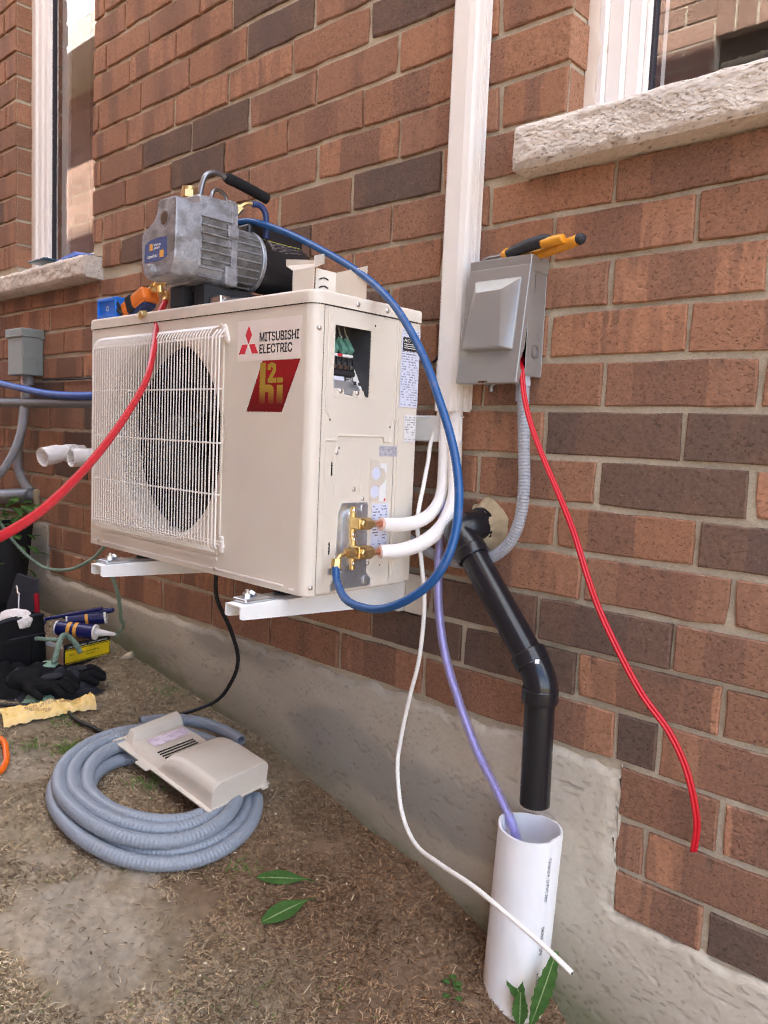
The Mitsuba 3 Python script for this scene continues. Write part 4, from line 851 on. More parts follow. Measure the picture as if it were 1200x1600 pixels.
def door():
    # built upright in (x, z), then swung out about its upper edge
    x0, x1, z0, z1 = -.9565, -.8190, -.3165, -.100
    body = mani(cbox([x0, -.0625, z0], [x1, -.048, z1], .0012)) - mani(trimesh.creation.box(bounds=[[x0 + .0013, -.0612, z0 + .0013], [x1 - .0013, -.02, z1 + .1]]))
    notch = hull([[x1 - .005, -.058, -.275], [x1 + .01, -.058, -.275], [x1 - .005, -.04, -.225], [x1 + .01, -.04, -.225], [x1 - .005, -.04, -.29], [x1 + .01, -.04, -.29], [x1 - .005, -.054, -.29], [x1 + .01, -.054, -.29]])
    body -= mani(notch)
    body -= mani(trimesh.creation.box(bounds=[[x0 + .052, -.07, z0 - .01], [x0 + .074, -.0585, z0 + .004]]))
    m = unmani(body)
    T1 = np.array([[-.936, -.126], [-.838, -.126], [-.838, -.254], [-.938, -.254]]); T2 = np.array([[-.922, -.150], [-.866, -.148], [-.8545, -.2525], [-.936, -.2525]])
    v = np.vstack([np.c_[T1[:, 0], np.full(4, -.0623), T1[:, 1]], np.c_[T2[:, 0], np.full(4, -.0755), T2[:, 1]]]); e = hull(v)
    M = trimesh.transformations.rotation_matrix(math.radians(-7.2), [1, 0, 0], [0, -.058, -.100])
    return move(m, M), move(rbpoly(v), M)
def rbpoly(v, r=.0045):
    s = trimesh.creation.icosphere(1, r).vertices; c = v.mean(0)
    return hull(np.vstack([p + (c - p) * 0.02 + s for p in v]))
dm, em = door(); k = part(db, 'door', dm, 'box_grey'); part(k, 'embossed_panel', em, 'box_grey', 25)
part(db, 'knockout', cat(side(extr(Point(-.029, -.2535).buffer(.0125).difference(Point(-.029, -.2535).buffer(.0113)), .0006), -.8225), side(extr(Point(-.029, -.2535).buffer(.0085).difference(Point(-.029, -.2535).buffer(.0078)), .0006), -.8225)), 'steel_dark')
part(db, 'seam', cbox([-.8224, -.0400, -.150], [-.8222, -.0392, -.112], .0001), 'black_void')
part(db, 'connector_stub', cat(cyl([-.914, -.03, -.299], [-.914, -.03, -.316], .011, 16), hexnut([-.914, -.03, -.304], [-.914, -.03, -.311], .0145), cyl([-.914, -.03, -.316], [-.914, -.03, -.326], .0045, 10)), 'pvc_white' if False else 'steel_dark', 30)
pk = thing('pliers', 'black and orange handled pliers lying on top of the disconnect box', 'pliers')
def hd(P, R, n=12):
    Q = spline(P, 8); r = np.interp(np.linspace(0, 1, len(Q)), np.linspace(0, 1, len(R)), R); return tube(Q, r, n)
zt_ = -.0820
part(pk, 'jaw', cat(move(hull(np.vstack([trimesh.creation.icosphere(1, .008).vertices * [1, .8, .75] + p for p in ([-.949, -.026, zt_ + .008], [-.928, -.030, zt_ + .010])])), np.eye(4)), hull(np.vstack([trimesh.creation.icosphere(1, .006).vertices + p for p in ([-.934, -.028, zt_ + .009], [-.900, -.036, zt_ + .009])]))), 'plier_steel', 40)
part(pk, 'pivot', hull(np.vstack([trimesh.creation.icosphere(1, .0055).vertices + p for p in ([-.907, -.034, zt_ + .008], [-.886, -.040, zt_ + .012], [-.888, -.04, zt_ + .006])])), 'chrome', 40)
part(pk, 'handle', hd([(-.894, -.039, zt_ + .010), (-.872, -.045, zt_ + .012), (-.835, -.052, zt_ + .017), (-.800, -.057, zt_ + .020), (-.779, -.060, zt_ + .020)], [.0065, .0095, .0115, .0118, .0055]), 'plier_black', True)
part(pk, 'handle', hd([(-.890, -.036, zt_ + .007), (-.860, -.030, zt_ + .006), (-.815, -.033, zt_ + .005), (-.770, -.044, zt_ + .009), (-.728, -.056, zt_ + .013)], [.005, .0075, .0088, .0098, .0095]), 'plier_orange', True)
part(pk, 'grip_collar', hd([(-.898, -.038, zt_ + .010), (-.885, -.042, zt_ + .0125)], [.0075, .0095]), 'plier_orange', True)
part(pk, 'grip_tail', hd([(-.800, -.061, zt_ + .014), (-.775, -.061, zt_ + .016), (-.756, -.062, zt_ + .017)], [.008, .0092, .0080]), 'plier_orange', True)
part(pk, 'handle_end', hd([(-.730, -.0555, zt_ + .0130), (-.722, -.057, zt_ + .0135), (-.7165, -.058, zt_ + .0135)], [.0098, .0092, .0045]), 'plier_black', True)
fx = thing('flexible_conduit', 'grey ribbed flexible conduit curving from the disconnect box behind the black drain', 'conduit')
Q, s = resample(spline([(-.836, -.040, -.318), (-.832, -.040, -.365), (-.826, -.040, -.431), (-.822, -.038, -.502), (-.829, -.034, -.563), (-.852, -.032, -.615), (-.898, -.030, -.650), (-.962, -.028, -.668), (-1.03, -.026, -.664), (-1.10, -.03, -.64), (-1.16, -.05, -.60)], 14), .0011)
part(fx, 'jacket', tube(Q, .0112 * (1 + .055 * np.sin(s * 2 * math.pi / .0062)), 14), 'conduit_grey', True)
part(fx, 'connector', cat(cyl([-.836, -.040, -.299], [-.836, -.040, -.322], .0125, 18), hexnut([-.836, -.040, -.306], [-.836, -.040, -.317], .0155), cyl([-.836, -.040, -.322], [-.8355, -.040, -.345], .0128, 16)), 'conduit_grey', 30)
rw = thing('red_wires', 'pair of red wires hanging out of the disconnect box down the brick wall', 'wire')
RP = [(-.846, -.030, -.262), (-.836, -.052, -.275), (-.823, -.066, -.292), (-.803, -.083, -.34), (-.777, -.095, -.391), (-.74, -.105, -.451), (-.703, -.110, -.509), (-.67, -.110, -.571), (-.644, -.105, -.638), (-.622, -.095, -.695), (-.587, -.085, -.76), (-.55, -.070, -.824), (-.509, -.055, -.876), (-.483, -.045, -.924), (-.466, -.040, -.973), (-.456, -.036, -1.025), (-.4585, -.034, -1.072)]
Q = spline(RP, 10); t_, U_, V_ = frames(Q)
for sg, ph in ((1, 0.0), (-1, 0.0)):
    a = np.linspace(.6, 1.5, len(Q)) + (0 if sg > 0 else math.pi); sep = .0030 + .0012 * np.exp(-((np.linspace(0, 1, len(Q)) - .05) / .06) ** 2)
    part(rw, 'wire', tube(Q + (np.cos(a) * sep)[:, None] * U_ + (np.sin(a) * sep)[:, None] * V_, .0031, 10), 'wire_red', True)

# ------------------------------------------------------------------ black drain, violet tube, white standpipe
ab = thing('drain_pipe', 'black plastic drain pipe angling down from the wall over the white standpipe', 'pipe')
A0, A1, A2, A3 = np.array([-.930, .01, -.588]), np.array([-.944, -.068, -.600]), np.array([-.7295, -.088, -.838]), np.array([-.729, -.0835, -1.073])
dA = (A2 - A1) / np.linalg.norm(A2 - A1)
part(ab, 'pipe', tube(np.array([A1 + dA * .03, A2 - dA * .012]), .0275, 32), 'abs_black', True)
part(ab, 'outlet', tube(np.array([A2 + [0, 0, -.02], A3]), .0272, 32, inner=.004), 'abs_black', 40)
part(ab, 'elbow', tube(spline([A0, A0 + [0, -.03, 0], A0 + [-.004, -.055, -.004], A1 + [.002, -.002, -.004], A1 + dA * .03, A1 + dA * .045], 8), [.0315] * 41, 32), 'abs_black', True)
part(ab, 'elbow', tube(spline([A2 - dA * .05, A2 - dA * .02, A2 + [0, 0, -.012], A2 + [0, 0, -.035]], 10), .0300, 32), 'abs_black', True)
def hubr(c, d, r, w): 
    d = np.array(d) / np.linalg.norm(d); return lathe(c, np.array(c) + d, [(0, r - .003), (0, r), (.002, r + .0012), (w - .003, r + .0012), (w, r), (w, r - .003)], 32)
part(ab, 'collar', hubr(A1 + dA * .040, dA, .0318, .022), 'abs_black', 30); part(ab, 'collar', hubr(A2 - dA * .052, dA, .0318, .026), 'abs_black', 30)
part(ab, 'collar', hubr(A2 + [0, 0, -.018], [0, 0, -1], .0318, .026), 'abs_black', 30); part(ab, 'collar', hubr(A0 + [0, -.012, 0], [0, -1, 0], .034, .024), 'abs_black', 30)
part(ab, 'sticker', move(cbox([-.004, -.0006, -.004], [.004, .0006, .004], .0002), trimesh.transformations.translation_matrix(A2 - dA * .03 + np.array([.022, -.022, .012])) @ trimesh.transformations.rotation_matrix(.8, [0, 0, 1])), 'print_white')
vt = thing('violet_tube', 'glossy translucent violet vinyl tube ending inside the white standpipe', 'tube')
VP = spline([(-1.010, -.040, -.545), (-1.005, -.050, -.60), (-1.0, -.06, -.671), (-.989, -.065, -.761), (-.964, -.07, -.847), (-.926, -.07, -.929), (-.877, -.066, -1.02), (-.822, -.062, -1.094), (-.787, -.060, -1.146), (-.772, -.058, -1.193), (-.765, -.056, -1.26)], 12)
part(vt, 'wall', tube(VP, .0088, 18, caps=False), 'vinyl_violet', True); part(vt, 'bore', tube(VP, .0046, 12, caps=False), 'vinyl_core', True)
sp = thing('standpipe', 'short white PVC standpipe standing on the soil against the footing', 'pipe')
S0, S1 = np.array([-.7475, -.062, -1.131]), np.array([-.762, -.070, -1.56])
Qs = np.linspace(S0, S1, 40); pm = tube(Qs, .0595, 56, inner=.0045)
jag = (pm.vertices[:, 2] > -1.133); aa = np.arctan2(pm.vertices[:, 1] + .062, pm.vertices[:, 0] + .7475)
pm.vertices[jag, 2] += (.0016 * np.sin(aa * 2 + 1) + .0016 * np.sign(np.sin(aa * 1.5 + .4)))[jag]
part(sp, 'pipe', pm, 'standpipe_pvc', 40)
def wrap_text(s, h, zc, ang, r=.0598, flip=False):
    m = text(s, h, None, .0003); v = m.vertices.copy(); 
    u = v[:, 0] - v[:, 0].max() / 2; w = v[:, 1]
    z = zc - u; a = ang + w / r; t = np.clip((S0[2] - z) / (S0[2] - S1[2]), 0, 1); c = S0 + t[:, None] * (S1 - S0)
    return trimesh.Trimesh(np.c_[c[:, 0] + (r + v[:, 2]) * np.cos(a), c[:, 1] + (r + v[:, 2]) * np.sin(a), z], m.faces, process=False)
part(sp, 'print', cat(wrap_text('CANADA  D PVC INC', .0062, -1.205, -.36), wrap_text('SEWER PIPE', .0068, -1.322, -.36), wrap_text('4 CSA', .0060, -1.395, -.36)), 'print_black')

# ------------------------------------------------------------------ hoses
rh = thing('red_hose', 'red charging hose sweeping from the brass fitting across the fan grille', 'hose')
RH = [(-1.650, -.296, -.128), (-1.602, -.345, -.183), (-1.524, -.400, -.257), (-1.435, -.469, -.332), (-1.285, -.601, -.416), (-1.176, -.713, -.483), (-1.085, -.813, -.532), (-1.023, -.882, -.555), (-.978, -.952, -.574), (-.93, -1.05, -.60)]
part(rh, 'tube', tube(spline(RH, 14), .0066, 14), 'hose_red', True)
part(rh, 'ferrule', cat(cyl([-1.665, -.285, -.112], [-1.643, -.303, -.136], .0078, 14)), 'brass', True)
bh = thing('blue_hose', 'blue charging hose looping from the vacuum pump to the lower brass valve', 'hose')
BH = [(-1.520, -.200, .046), (-1.465, -.190, .040), (-1.358, -.180, .002), (-1.212, -.190, -.062), (-1.098, -.205, -.119), (-1.009, -.225, -.175), (-.941, -.245, -.233), (-.884, -.265, -.292), (-.836, -.285, -.353), (-.797, -.3, -.41), (-.768, -.315, -.459), (-.748, -.33, -.508), (-.739, -.345, -.56), (-.745, -.36, -.609), (-.772, -.37, -.65), (-.826, -.375, -.686), (-.891, -.365, -.706), (-.965, -.348, -.707), (-1.016, -.325, -.686), (-1.034, -.314, -.660)]
part(bh, 'tube', tube(spline(BH, 14), .0071, 14), 'hose_blue', True)
part(bh, 'end_fitting', cat(tube(spline([(-1.034, -.3135, -.662), (-1.0345, -.312, -.652), (-1.034, -.304, -.643), (-1.034, -.29, -.638)], 8), .0042, 10), hexnut([-1.034, -.3135, -.664], [-1.0345, -.3115, -.646], .0092)), 'brass', 25)
cd = thing('power_cord', 'black cord dropping from under the unit and trailing over the soil', 'cord')
CP = [(-1.545, -.20, -.700), (-1.573, -.195, -.771), (-1.600, -.17, -.839), (-1.640, -.10, -.930), (-1.665, -.055, -1.02), (-1.720, -.034, -1.10), (-1.770, -.050, -1.165)]
for x, y in ((-1.835, -.120), (-1.850, -.190), (-1.826, -.240), (-1.835, -.317), (-1.90, -.345), (-1.955, -.355), (-2.02, -.355), (-2.075, -.365), (-2.10, -.41), (-2.16, -.49), (-2.30, -.62)): CP.append((x, y, float(ground_z(x, y)) + .012))
part(cd, 'jacket', tube(spline(CP, 12), .0052, 10), 'cord_black', True)
def rope(name, P, label, r=.0055):
    Q, s = resample(spline(P, 14), .0022); return single(name, tube(Q, r, 18, twist=2 * math.pi / .045, lobes=(3, .30)), 'rope_green', True, label, 'rope', 'green twisted rope')
rope('rope', [(-2.70, -.28, -.735), (-2.735, -.245, -.77), (-2.750, -.20, -.829), (-2.735, -.155, -.885), (-2.690, -.115, -.921), (-2.537, -.105, -.905), (-2.303, -.15, -.839), (-2.126, -.20, -.777), (-2.02, -.24, -.735)], 'green twisted rope sagging in a curve left of the unit')
rope('rope', [(-1.705, -.425, -.7325), (-1.715, -.420, -.75), (-1.80, -.345, -.790), (-1.905, -.27, -.862), (-2.04, -.19, -.935), (-2.20, -.10, -1.01), (-2.275, -.050, -1.055), (-2.34, -.040, -1.10)], 'green twisted rope hanging straight down from the left bracket arm')
oh = [(-2.1, -.62), (-1.975, -.548), (-1.905, -.555), (-1.850, -.580), (-1.825, -.615), (-1.86, -.70)]
single('orange_hose', tube(spline([(x, y, float(ground_z(x, y)) + .010) for x, y in oh], 10), .0075, 10), 'hose_orange', True, 'bright orange hose bend at the left edge of the yard', 'hose')

# ------------------------------------------------------------------ vacuum pump on the unit
vp = thing('vacuum_pump', 'worn grey cast metal vacuum pump with black motor and handle on top of the unit', 'vacuum pump')
def loft(secs):
    """closed loft through polygons of equal point count; each (y, [(x, z)])"""
    V = np.vstack([np.c_[np.array(p)[:, 0], np.full(len(p), y), np.array(p)[:, 1]] for y, p in secs]); n = len(secs[0][1]); m = len(secs)
    i = np.arange(m - 1)[:, None] * n; j = np.arange(n)[None, :]; k = (j + 1) % n
    q = np.stack([i + j, i + n + j, i + n + k, i + k], -1).reshape(-1, 4); f = tri(V, q).faces
    c0, c1 = V[:n].mean(0), V[-n:].mean(0); jj = np.arange(n)
    f = np.vstack([f, np.c_[np.full(n, len(V)), jj, (jj + 1) % n], np.c_[np.full(n, len(V) + 1), (m - 1) * n + (jj + 1) % n, (m - 1) * n + jj]])
    M = trimesh.Trimesh(np.vstack([V, c0, c1]), f, process=False); M.fix_normals(); return M
def around(poly, n=64):
    r = poly.exterior; return [(r.interpolate(i / n, normalized=True).x, r.interpolate(i / n, normalized=True).y) for i in range(n)]
covp = Polygon([(-1.551, -.022), (-1.505, -.002), (-1.494, .012), (-1.489, .038), (-1.428, .037), (-1.4215, .031), (-1.423, -.038), (-1.4265, -.087), (-1.440, -.111), (-1.455, -.116), (-1.527, -.117), (-1.543, -.103), (-1.552, -.070)]).buffer(-.005).buffer(.005, quad_segs=4)
def shr(p, d): return around(p.buffer(d, quad_segs=4))
part(vp, 'front_cover', loft([(-.4165, shr(covp, -.004)), (-.4150, shr(covp, -.0012)), (-.412, shr(covp, 0)), (-.386, shr(covp, .0012))]), 'cast_aluminium', 30)
midp = covp.intersection(sbox(-2, -1, 0, .034)).buffer(-.002)
part(vp, 'joint', loft([(-.387, shr(midp, .002)), (-.358, shr(midp, .003))]), 'cast_aluminium', 30)
bodp = Polygon([(-1.556, -.030), (-1.535, .02), (-1.520, .055), (-1.430, .0545), (-1.4225, .048), (-1.421, -.040), (-1.4235, -.085), (-1.438, -.114), (-1.46, -.122), (-1.53, -.122), (-1.549, -.106), (-1.557, -.070)]).buffer(-.005).buffer(.005, quad_segs=4)
part(vp, 'housing', loft([(-.3595, shr(bodp, -.003)), (-.357, shr(bodp, -.0005)), (-.282, shr(bodp, .0015))]), 'cast_aluminium', 30)
flp = bodp.buffer(.0045); part(vp, 'flange', loft([(-.284, shr(flp, -.001)), (-.283, shr(flp, 0)), (-.270, shr(flp, 0)), (-.269, shr(flp, -.001))]), 'cast_aluminium', 30)
fins = []
for i, z in enumerate(np.linspace(.010, -.108, 8)):
    xr = float(np.interp(z, [-.122, -.114, -.085, -.04, .05], [-1.455, -1.438, -1.4235, -1.421, -1.4225]))
    fins.append(cbox([xr - .006, -.357 + .0, z - .0014], [xr + .0065, -.284, z + .0014], .0006))
for m in fins: part(vp, 'fin', m, 'cast_aluminium')
part(vp, 'fin_bed', cbox([-1.4222, -.354, -.086], [-1.4200, -.2845, .007], .0004), 'cast_ribbed')
part(vp, 'lug', cat(cbox([-1.425, -.296, -.022], [-1.411, -.269, .003], .003), cbox([-1.436, -.299, -.119], [-1.414, -.268, -.080], .003)), 'cast_aluminium')
MC = np.array([-1.4905, -.2, -.047]); MR = .0600
rearp = Point(MC[0], MC[2]).buffer(MR + .004, quad_segs=16)
part(vp, 'rear_housing', loft([(-.270, shr(rearp, .001)), (-.194, shr(rearp, -.0005))]), 'cast_ribbed', 30)
ribs = []
for a in np.radians(np.arange(-70, 100, 15.5)):
    d = np.array([math.cos(a), 0, math.sin(a)]); c = np.array([MC[0], 0, MC[2]]) + d * (MR + .0035); n_ = np.array([-math.sin(a), 0, math.cos(a)])
    ribs.append(hull([c + s * n_ * .0014 + e * d * .0032 + [0, y, 0] for s in (-1, 1) for e in (-1, 1) for y in (-.268, -.198)]))
for m in ribs: part(vp, 'rib', m, 'cast_aluminium')
part(vp, 'ring', lathe([MC[0], -.196, MC[2]], [MC[0], -.18, MC[2]], [(0, MR), (0, MR + .0075), (.003, MR + .009), (.006, MR + .007), (.009, MR + .008), (.013, MR + .005), (.013, MR - .002)], 48), 'cast_aluminium', 30)
mt = part(vp, 'motor', lathe([MC[0], -.188, MC[2]], [MC[0], 0, MC[2]], [(0, MR), (.130, MR), (.146, MR - .006), (.158, MR - .018), (.164, MR - .034), (.166, .0003)], 48), 'motor_black', 30)
def on_motor(s, h, a0, y, rr, width=None):
    m = text(s, h, width, .0004); v = m.vertices; a = a0 + v[:, 1] / rr
    return trimesh.Trimesh(np.c_[MC[0] + (rr + v[:, 2]) * np.cos(a), y + v[:, 0], MC[2] + (rr + v[:, 2]) * np.sin(a)], m.faces, process=False)
part(mt, 'lettering', on_motor('YELLOW', .0125, 1.06, -.172, MR + .0003, .118), 'print_yellow')
k_ = []
for i in range(9):
    a = .98 - i * .062; k_.append(on_motor('-' * 3, .004, a, -.16, MR + .0002, .085 - .02 * (i % 3)))
part(mt, 'small_print', cat(k_), 'sticker_grey', kind='stuff')
part(vp, 'capacitor_box', rbox([-1.525, -.205, .002], [-1.468, -.045, .037], .008, 2), 'motor_black', 30)
part(vp, 'sight_glass', cat(lathe([-1.4635, -.4135, -.001], [-1.4635, -.42, -.001], [(0, .0148), (.0042, .0175), (.0042, .0150), (.0005, .0146)], 32)), 'cast_aluminium', 30)
plain('oil_glass', (0.10, 0.075, 0.055), 0.08, 0.8)
part(vp, 'oil_window', dome((-1.4635, -.4175, -.001), (0, -1, 0), .0146, .0012, 24), 'oil_glass', True)
lbp = Polygon([(-1.536, -.047), (-1.515, -.0395), (-1.485, -.037), (-1.452, -.0395), (-1.451, -.078), (-1.475, -.084), (-1.538, -.0835)]).buffer(-.003).buffer(.003)
lb = part(vp, 'label', front(extr(lbp, .0008), -.4163), 'label_blue')
part(lb, 'lettering', cat(front(text('YELLOW', .0042, .026), -.4172, -1.501, -.0535), front(text('JACKET', .0042, .024), -.4172, -1.501, -.0600), front(text('SuperEvac', .0058, .040), -.4172, -1.526, -.0755)), 'print_white')
part(lb, 'emblem', front(extr(sbox(-1.517, -.061, -1.505, -.048), .0003), -.4172), 'print_orange'); part(lb, 'emblem', front(extr(sbox(-1.478, -.078, -1.463, -.064), .0003), -.4172), 'print_orange')
part(vp, 'drain_plug', cat(lathe([-1.503, -.412, -.1015], [-1.503, -.43, -.1015], [(0, .0125), (.008, .0125), (.0095, .0105), (.0165, .0105), (.018, .0085), (.018, .0003)], 20)), 'cast_aluminium', 25)
hnd = part(vp, 'handle', tube(spline([(-1.492, -.318, .050), (-1.492, -.313, .085), (-1.491, -.303, .114), (-1.490, -.284, .1265), (-1.490, -.264, .127), (-1.489, -.248, .1225)], 10), .0058, 12), 'steel_dark', True)
part(hnd, 'grip', tube(spline([(-1.489, -.254, .1245), (-1.489, -.200, .117), (-1.489, -.150, .108), (-1.489, -.138, .106)], 8), np.r_[.0095, np.full(23, .0118), .008], 16), 'grip_foam', True)
part(vp, 'handle_bail', tube(spline([(-1.475, -.300, .052), (-1.474, -.298, .073), (-1.478, -.285, .088), (-1.482, -.262, .086), (-1.483, -.252, .070), (-1.482, -.25, .052)], 8), .0042, 10), 'steel_dark', True)
part(vp, 'exhaust_cap', cat(cyl([-1.512, -.330, .052], [-1.512, -.330, .070], .0125, 20), hexnut([-1.512, -.330, .066], [-1.512, -.330, .080], .0165), cyl([-1.512, -.330, .080], [-1.512, -.330, .088], .0145, 20)), 'brass_dull', 25)
part(vp, 'inlet', cat(tube(spline([(-1.462, -.250, .040), (-1.458, -.240, .056), (-1.455, -.222, .070), (-1.452, -.205, .073)], 8), .0042, 10), hexnut([-1.461, -.247, .044], [-1.458, -.234, .060], .0085)), 'brass', 25)
part(vp, 'inlet_hose', tube(spline([(-1.452, -.208, .072), (-1.449, -.190, .073), (-1.447, -.176, .060), (-1.447, -.172, .030), (-1.45, -.17, .005)], 8), .0065, 12), 'plastic_navy', True)
part(vp, 'tee', cat(hexnut([-1.535, -.205, .046], [-1.515, -.198, .046], .0085), cyl([-1.54, -.206, .046], [-1.52, -.2, .046], .006, 10)), 'brass_dull', 25)
part(vp, 'base', cat(cbox([-1.535, -.335, -.136], [-1.445, -.03, -.121], .003), cbox([-1.545, -.352, -.166], [-1.493, -.300, -.118], .004), cbox([-1.470, -.342, -.166], [-1.425, -.225, -.123], .004), cbox([-1.54, -.13, -.166], [-1.44, -.03, -.105], .004)), 'rubber_black')

# things lying on the unit's lid
ga = thing('digital_gauge', 'orange and navy digital vacuum gauge lying beside the pump on the unit', 'gauge')
gd = np.array([.86, .10, .40]); gd /= np.linalg.norm(gd); G0 = np.array([-1.800, -.318, -.152])
gu = np.cross(gd, [0, 1, 0]); gu /= np.linalg.norm(gu); gv = np.cross(gu, gd)
def gbox(a, b, c, d, e, f, r=.004):
    m = rbox([a, c, e], [b, d, f], r, 1); M = np.eye(4); M[:3, 0] = gd; M[:3, 1] = gv; M[:3, 2] = -gu; M[:3, 3] = G0; m = move(m, M)
    if np.linalg.det(M[:3, :3]) < 0: m.invert()
    return m
part(ga, 'body', gbox(.012, .110, -.024, .024, -.010, .026, .008), 'gauge_orange', 40)
part(ga, 'faceplate', gbox(.000, .100, -.018, .018, .020, .0345, .005), 'plastic_navy', 40)
part(ga, 'band', gbox(.040, .064, -.0255, .0255, -.012, .0275, .004), 'rubber_black', 40)
part(ga, 'screen', gbox(.02, .065, -.012, .012, .034, .0352, .0005), 'sticker_grey', 40)
part(ga, 'hook', tube(spline([(-1.775, -.335, -.160), (-1.782, -.345, -.135), (-1.800, -.345, -.119), (-1.805, -.342, -.122), (-1.786, -.345, -.146), (-1.762, -.345, -.160)], 8), .0034, 10), 'rubber_black', True)
E1 = G0 + gd * .112
part(ga, 'brass_tee', cat(cyl(E1 - gd * .004, E1 + gd * .03, .008, 14), hexnut(E1 + gd * .010, E1 + gd * .022, .0115), rbox(E1 + gd * .036 - .0095, E1 + gd * .036 + .0095, .004, 1), cyl(E1 + gd * .034, E1 + gd * .034 + np.array([.012, -.004, -.026]), .0072, 14), cyl(E1 + gd * .036, E1 + gd * .036 + np.array([.012, .006, .010]), .0105, 14)), 'brass', 30)
part(ga, 'probe', tube(np.array([(-1.845, -.340, -.134), (-1.80, -.334, -.142)]), .0045, 10), 'rubber_black', True)
bb = thing('blue_case', 'small bright blue plastic case at the left end of the unit lid', 'case')
bx = unmani(mani(rbox([-1.872, -.352, -.167], [-1.782, -.322, -.118], .003, 1)) - mani(cbox([-1.866, -.36, -.159], [-1.788, -.3465, -.126], .002)))
part(bb, 'shell', bx, 'plastic_blue', 40)
part(bb, 'white_logo', front(extr(Point(-1.828, -.143).buffer(.006).difference(Point(-1.828, -.143).buffer(.0042)), .0005), -.3463), 'print_white')
nu = thing('brass_fitting', 'small brass fitting perched on the front edge of the unit lid', 'fitting')
part(nu, 'body', cat(hexnut([-1.645, -.3640, -.1770], [-1.632, -.3690, -.1742], .0075), rbox([-1.634, -.375, -.1795], [-1.622, -.364, -.1665], .003, 1)), 'brass_dull', 25)
part(nu, 'spout', cyl([-1.625, -.369, -.174], [-1.612, -.371, -.172], .0055, 12), 'brass', 25)
gt = thing('ratchet_wrench', 'small silver tool lying under the pump on the unit lid', 'tool')
part(gt, 'head', rbox([-1.425, -.333, -.166], [-1.385, -.305, -.146], .005, 1), 'chrome', 40)
part(gt, 'handle', hull(np.vstack([trimesh.creation.icosphere(1, .007).vertices + p for p in ([-1.392, -.318, -.158], [-1.325, -.300, -.160])])), 'steel_dark', 40)
part(gt, 'red_tip', hull(np.vstack([trimesh.creation.icosphere(1, .0055).vertices + p for p in ([-1.325, -.300, -.160], [-1.312, -.297, -.161])])), 'print_red', 40)
def sheet(pts, t=.0014):
    """folded sheet: list of planar quads thickened"""
    out = []
    for q in pts:
        q = np.array(q, float); n = np.cross(q[1] - q[0], q[2] - q[0]); n /= np.linalg.norm(n); out.append(hull(np.vstack([q - n * t / 2, q + n * t / 2])))
    return cat(*out)
# a folded cover: upright web, top shelf and a turned-up lip
w0 = [(-1.226, -.275, -.167), (-1.164, -.275, -.167), (-1.164, -.275, -.107), (-1.226, -.275, -.107)]
single('folded_bracket', sheet([w0, [(-1.164, -.275, -.107), (-1.226, -.275, -.107), (-1.345, -.195, -.0700), (-1.225, -.195, -.0780)], [(-1.164, -.275, -.107), (-1.225, -.195, -.0780), (-1.227, -.195, -.0585), (-1.164, -.275, -.0850)], [(-1.345, -.195, -.0700), (-1.225, -.195, -.0780), (-1.226, -.196, -.0720), (-1.345, -.196, -.0560)]]), 'unit_paint', False, 'folded cream sheet metal bracket standing at the right end of the unit lid', 'bracket')
sd = thing('sheet_guard', 'bent cream metal guard with two black slots behind the folded bracket', 'guard')
part(sd, 'sheet', sheet([[(-1.205, -.235, -.167), (-1.178, -.205, -.167), (-1.178, -.205, -.104), (-1.205, -.235, -.096)], [(-1.178, -.205, -.167), (-1.092, -.205, -.167), (-1.092, -.205, -.100), (-1.178, -.205, -.104)]]), 'unit_paint')
for z in (-.118, -.134):
    part(sd, 'slot', tube(spline([(-1.1985, -.2310, z), (-1.192, -.2238, z + .003), (-1.1865, -.2175, z - .001)], 6), .0012, 6), 'black_void', True)

# ------------------------------------------------------------------ far left of the wall
ob = thing('old_junction_box', 'weathered grey green junction box low on the wall left of the unit', 'electrical box')
part(ob, 'box', cbox([-3.105, -.079, -.252], [-2.972, -.001, -.098], .004), 'old_box_grey')
part(ob, 'cap', cbox([-3.112, -.086, -.115], [-2.966, -.0005, -.083], .003), 'old_box_grey')
part(ob, 'flap', side(extr(sbox(-.080, -.135, -.003, -.113), .0015), -2.972), 'old_box_grey')
part(ob, 'knockout', side(extr(Point(-.04, -.205).buffer(.016).difference(Point(-.04, -.205).buffer(.0145)), .0008), -2.9725), 'steel_dark')
part(ob, 'hub', cyl([-3.015, -.04, -.250], [-3.015, -.04, -.285], .019, 16), 'conduit_old', 30)
part(ob, 'ear', cbox([-2.972, -.012, -.118], [-2.955, -.004, -.105], .001), 'old_box_grey')
part(ob, 'screw', dome((-3.06, -.0862, -.098), (0, -1, 0), .004, .002), 'steel_dark', 30)
single('old_conduit', tube(spline([(-3.04, -.04, -.285), (-3.05, -.04, -.36), (-3.085, -.035, -.45), (-3.130, -.03, -.53), (-3.128, -.03, -.60), (-3.085, -.025, -.66), (-3.035, -.012, -.692), (-3.02, .01, -.70)], 10), .0165, 14), 'conduit_old', True, 'old grey conduit bending back into the wall below the junction box', 'conduit')
single('old_conduit', tube(spline([(-3.015, -.045, -.28), (-3.020, -.05, -.36), (-3.035, -.055, -.45), (-3.075, -.075, -.55), (-3.13, -.10, -.625), (-3.22, -.12, -.66), (-3.45, -.13, -.68)], 10), .0145, 14), 'conduit_grey', True, 'grey conduit running from the junction box out of the left edge', 'conduit')
single('grey_pipe', tube(np.array([(-4.2, -.05, -.352), (-2.0, -.05, -.350)]), .0185, 18), 'pipe_dark_grey', True, 'straight dark grey pipe running level along the wall behind the unit', 'pipe')
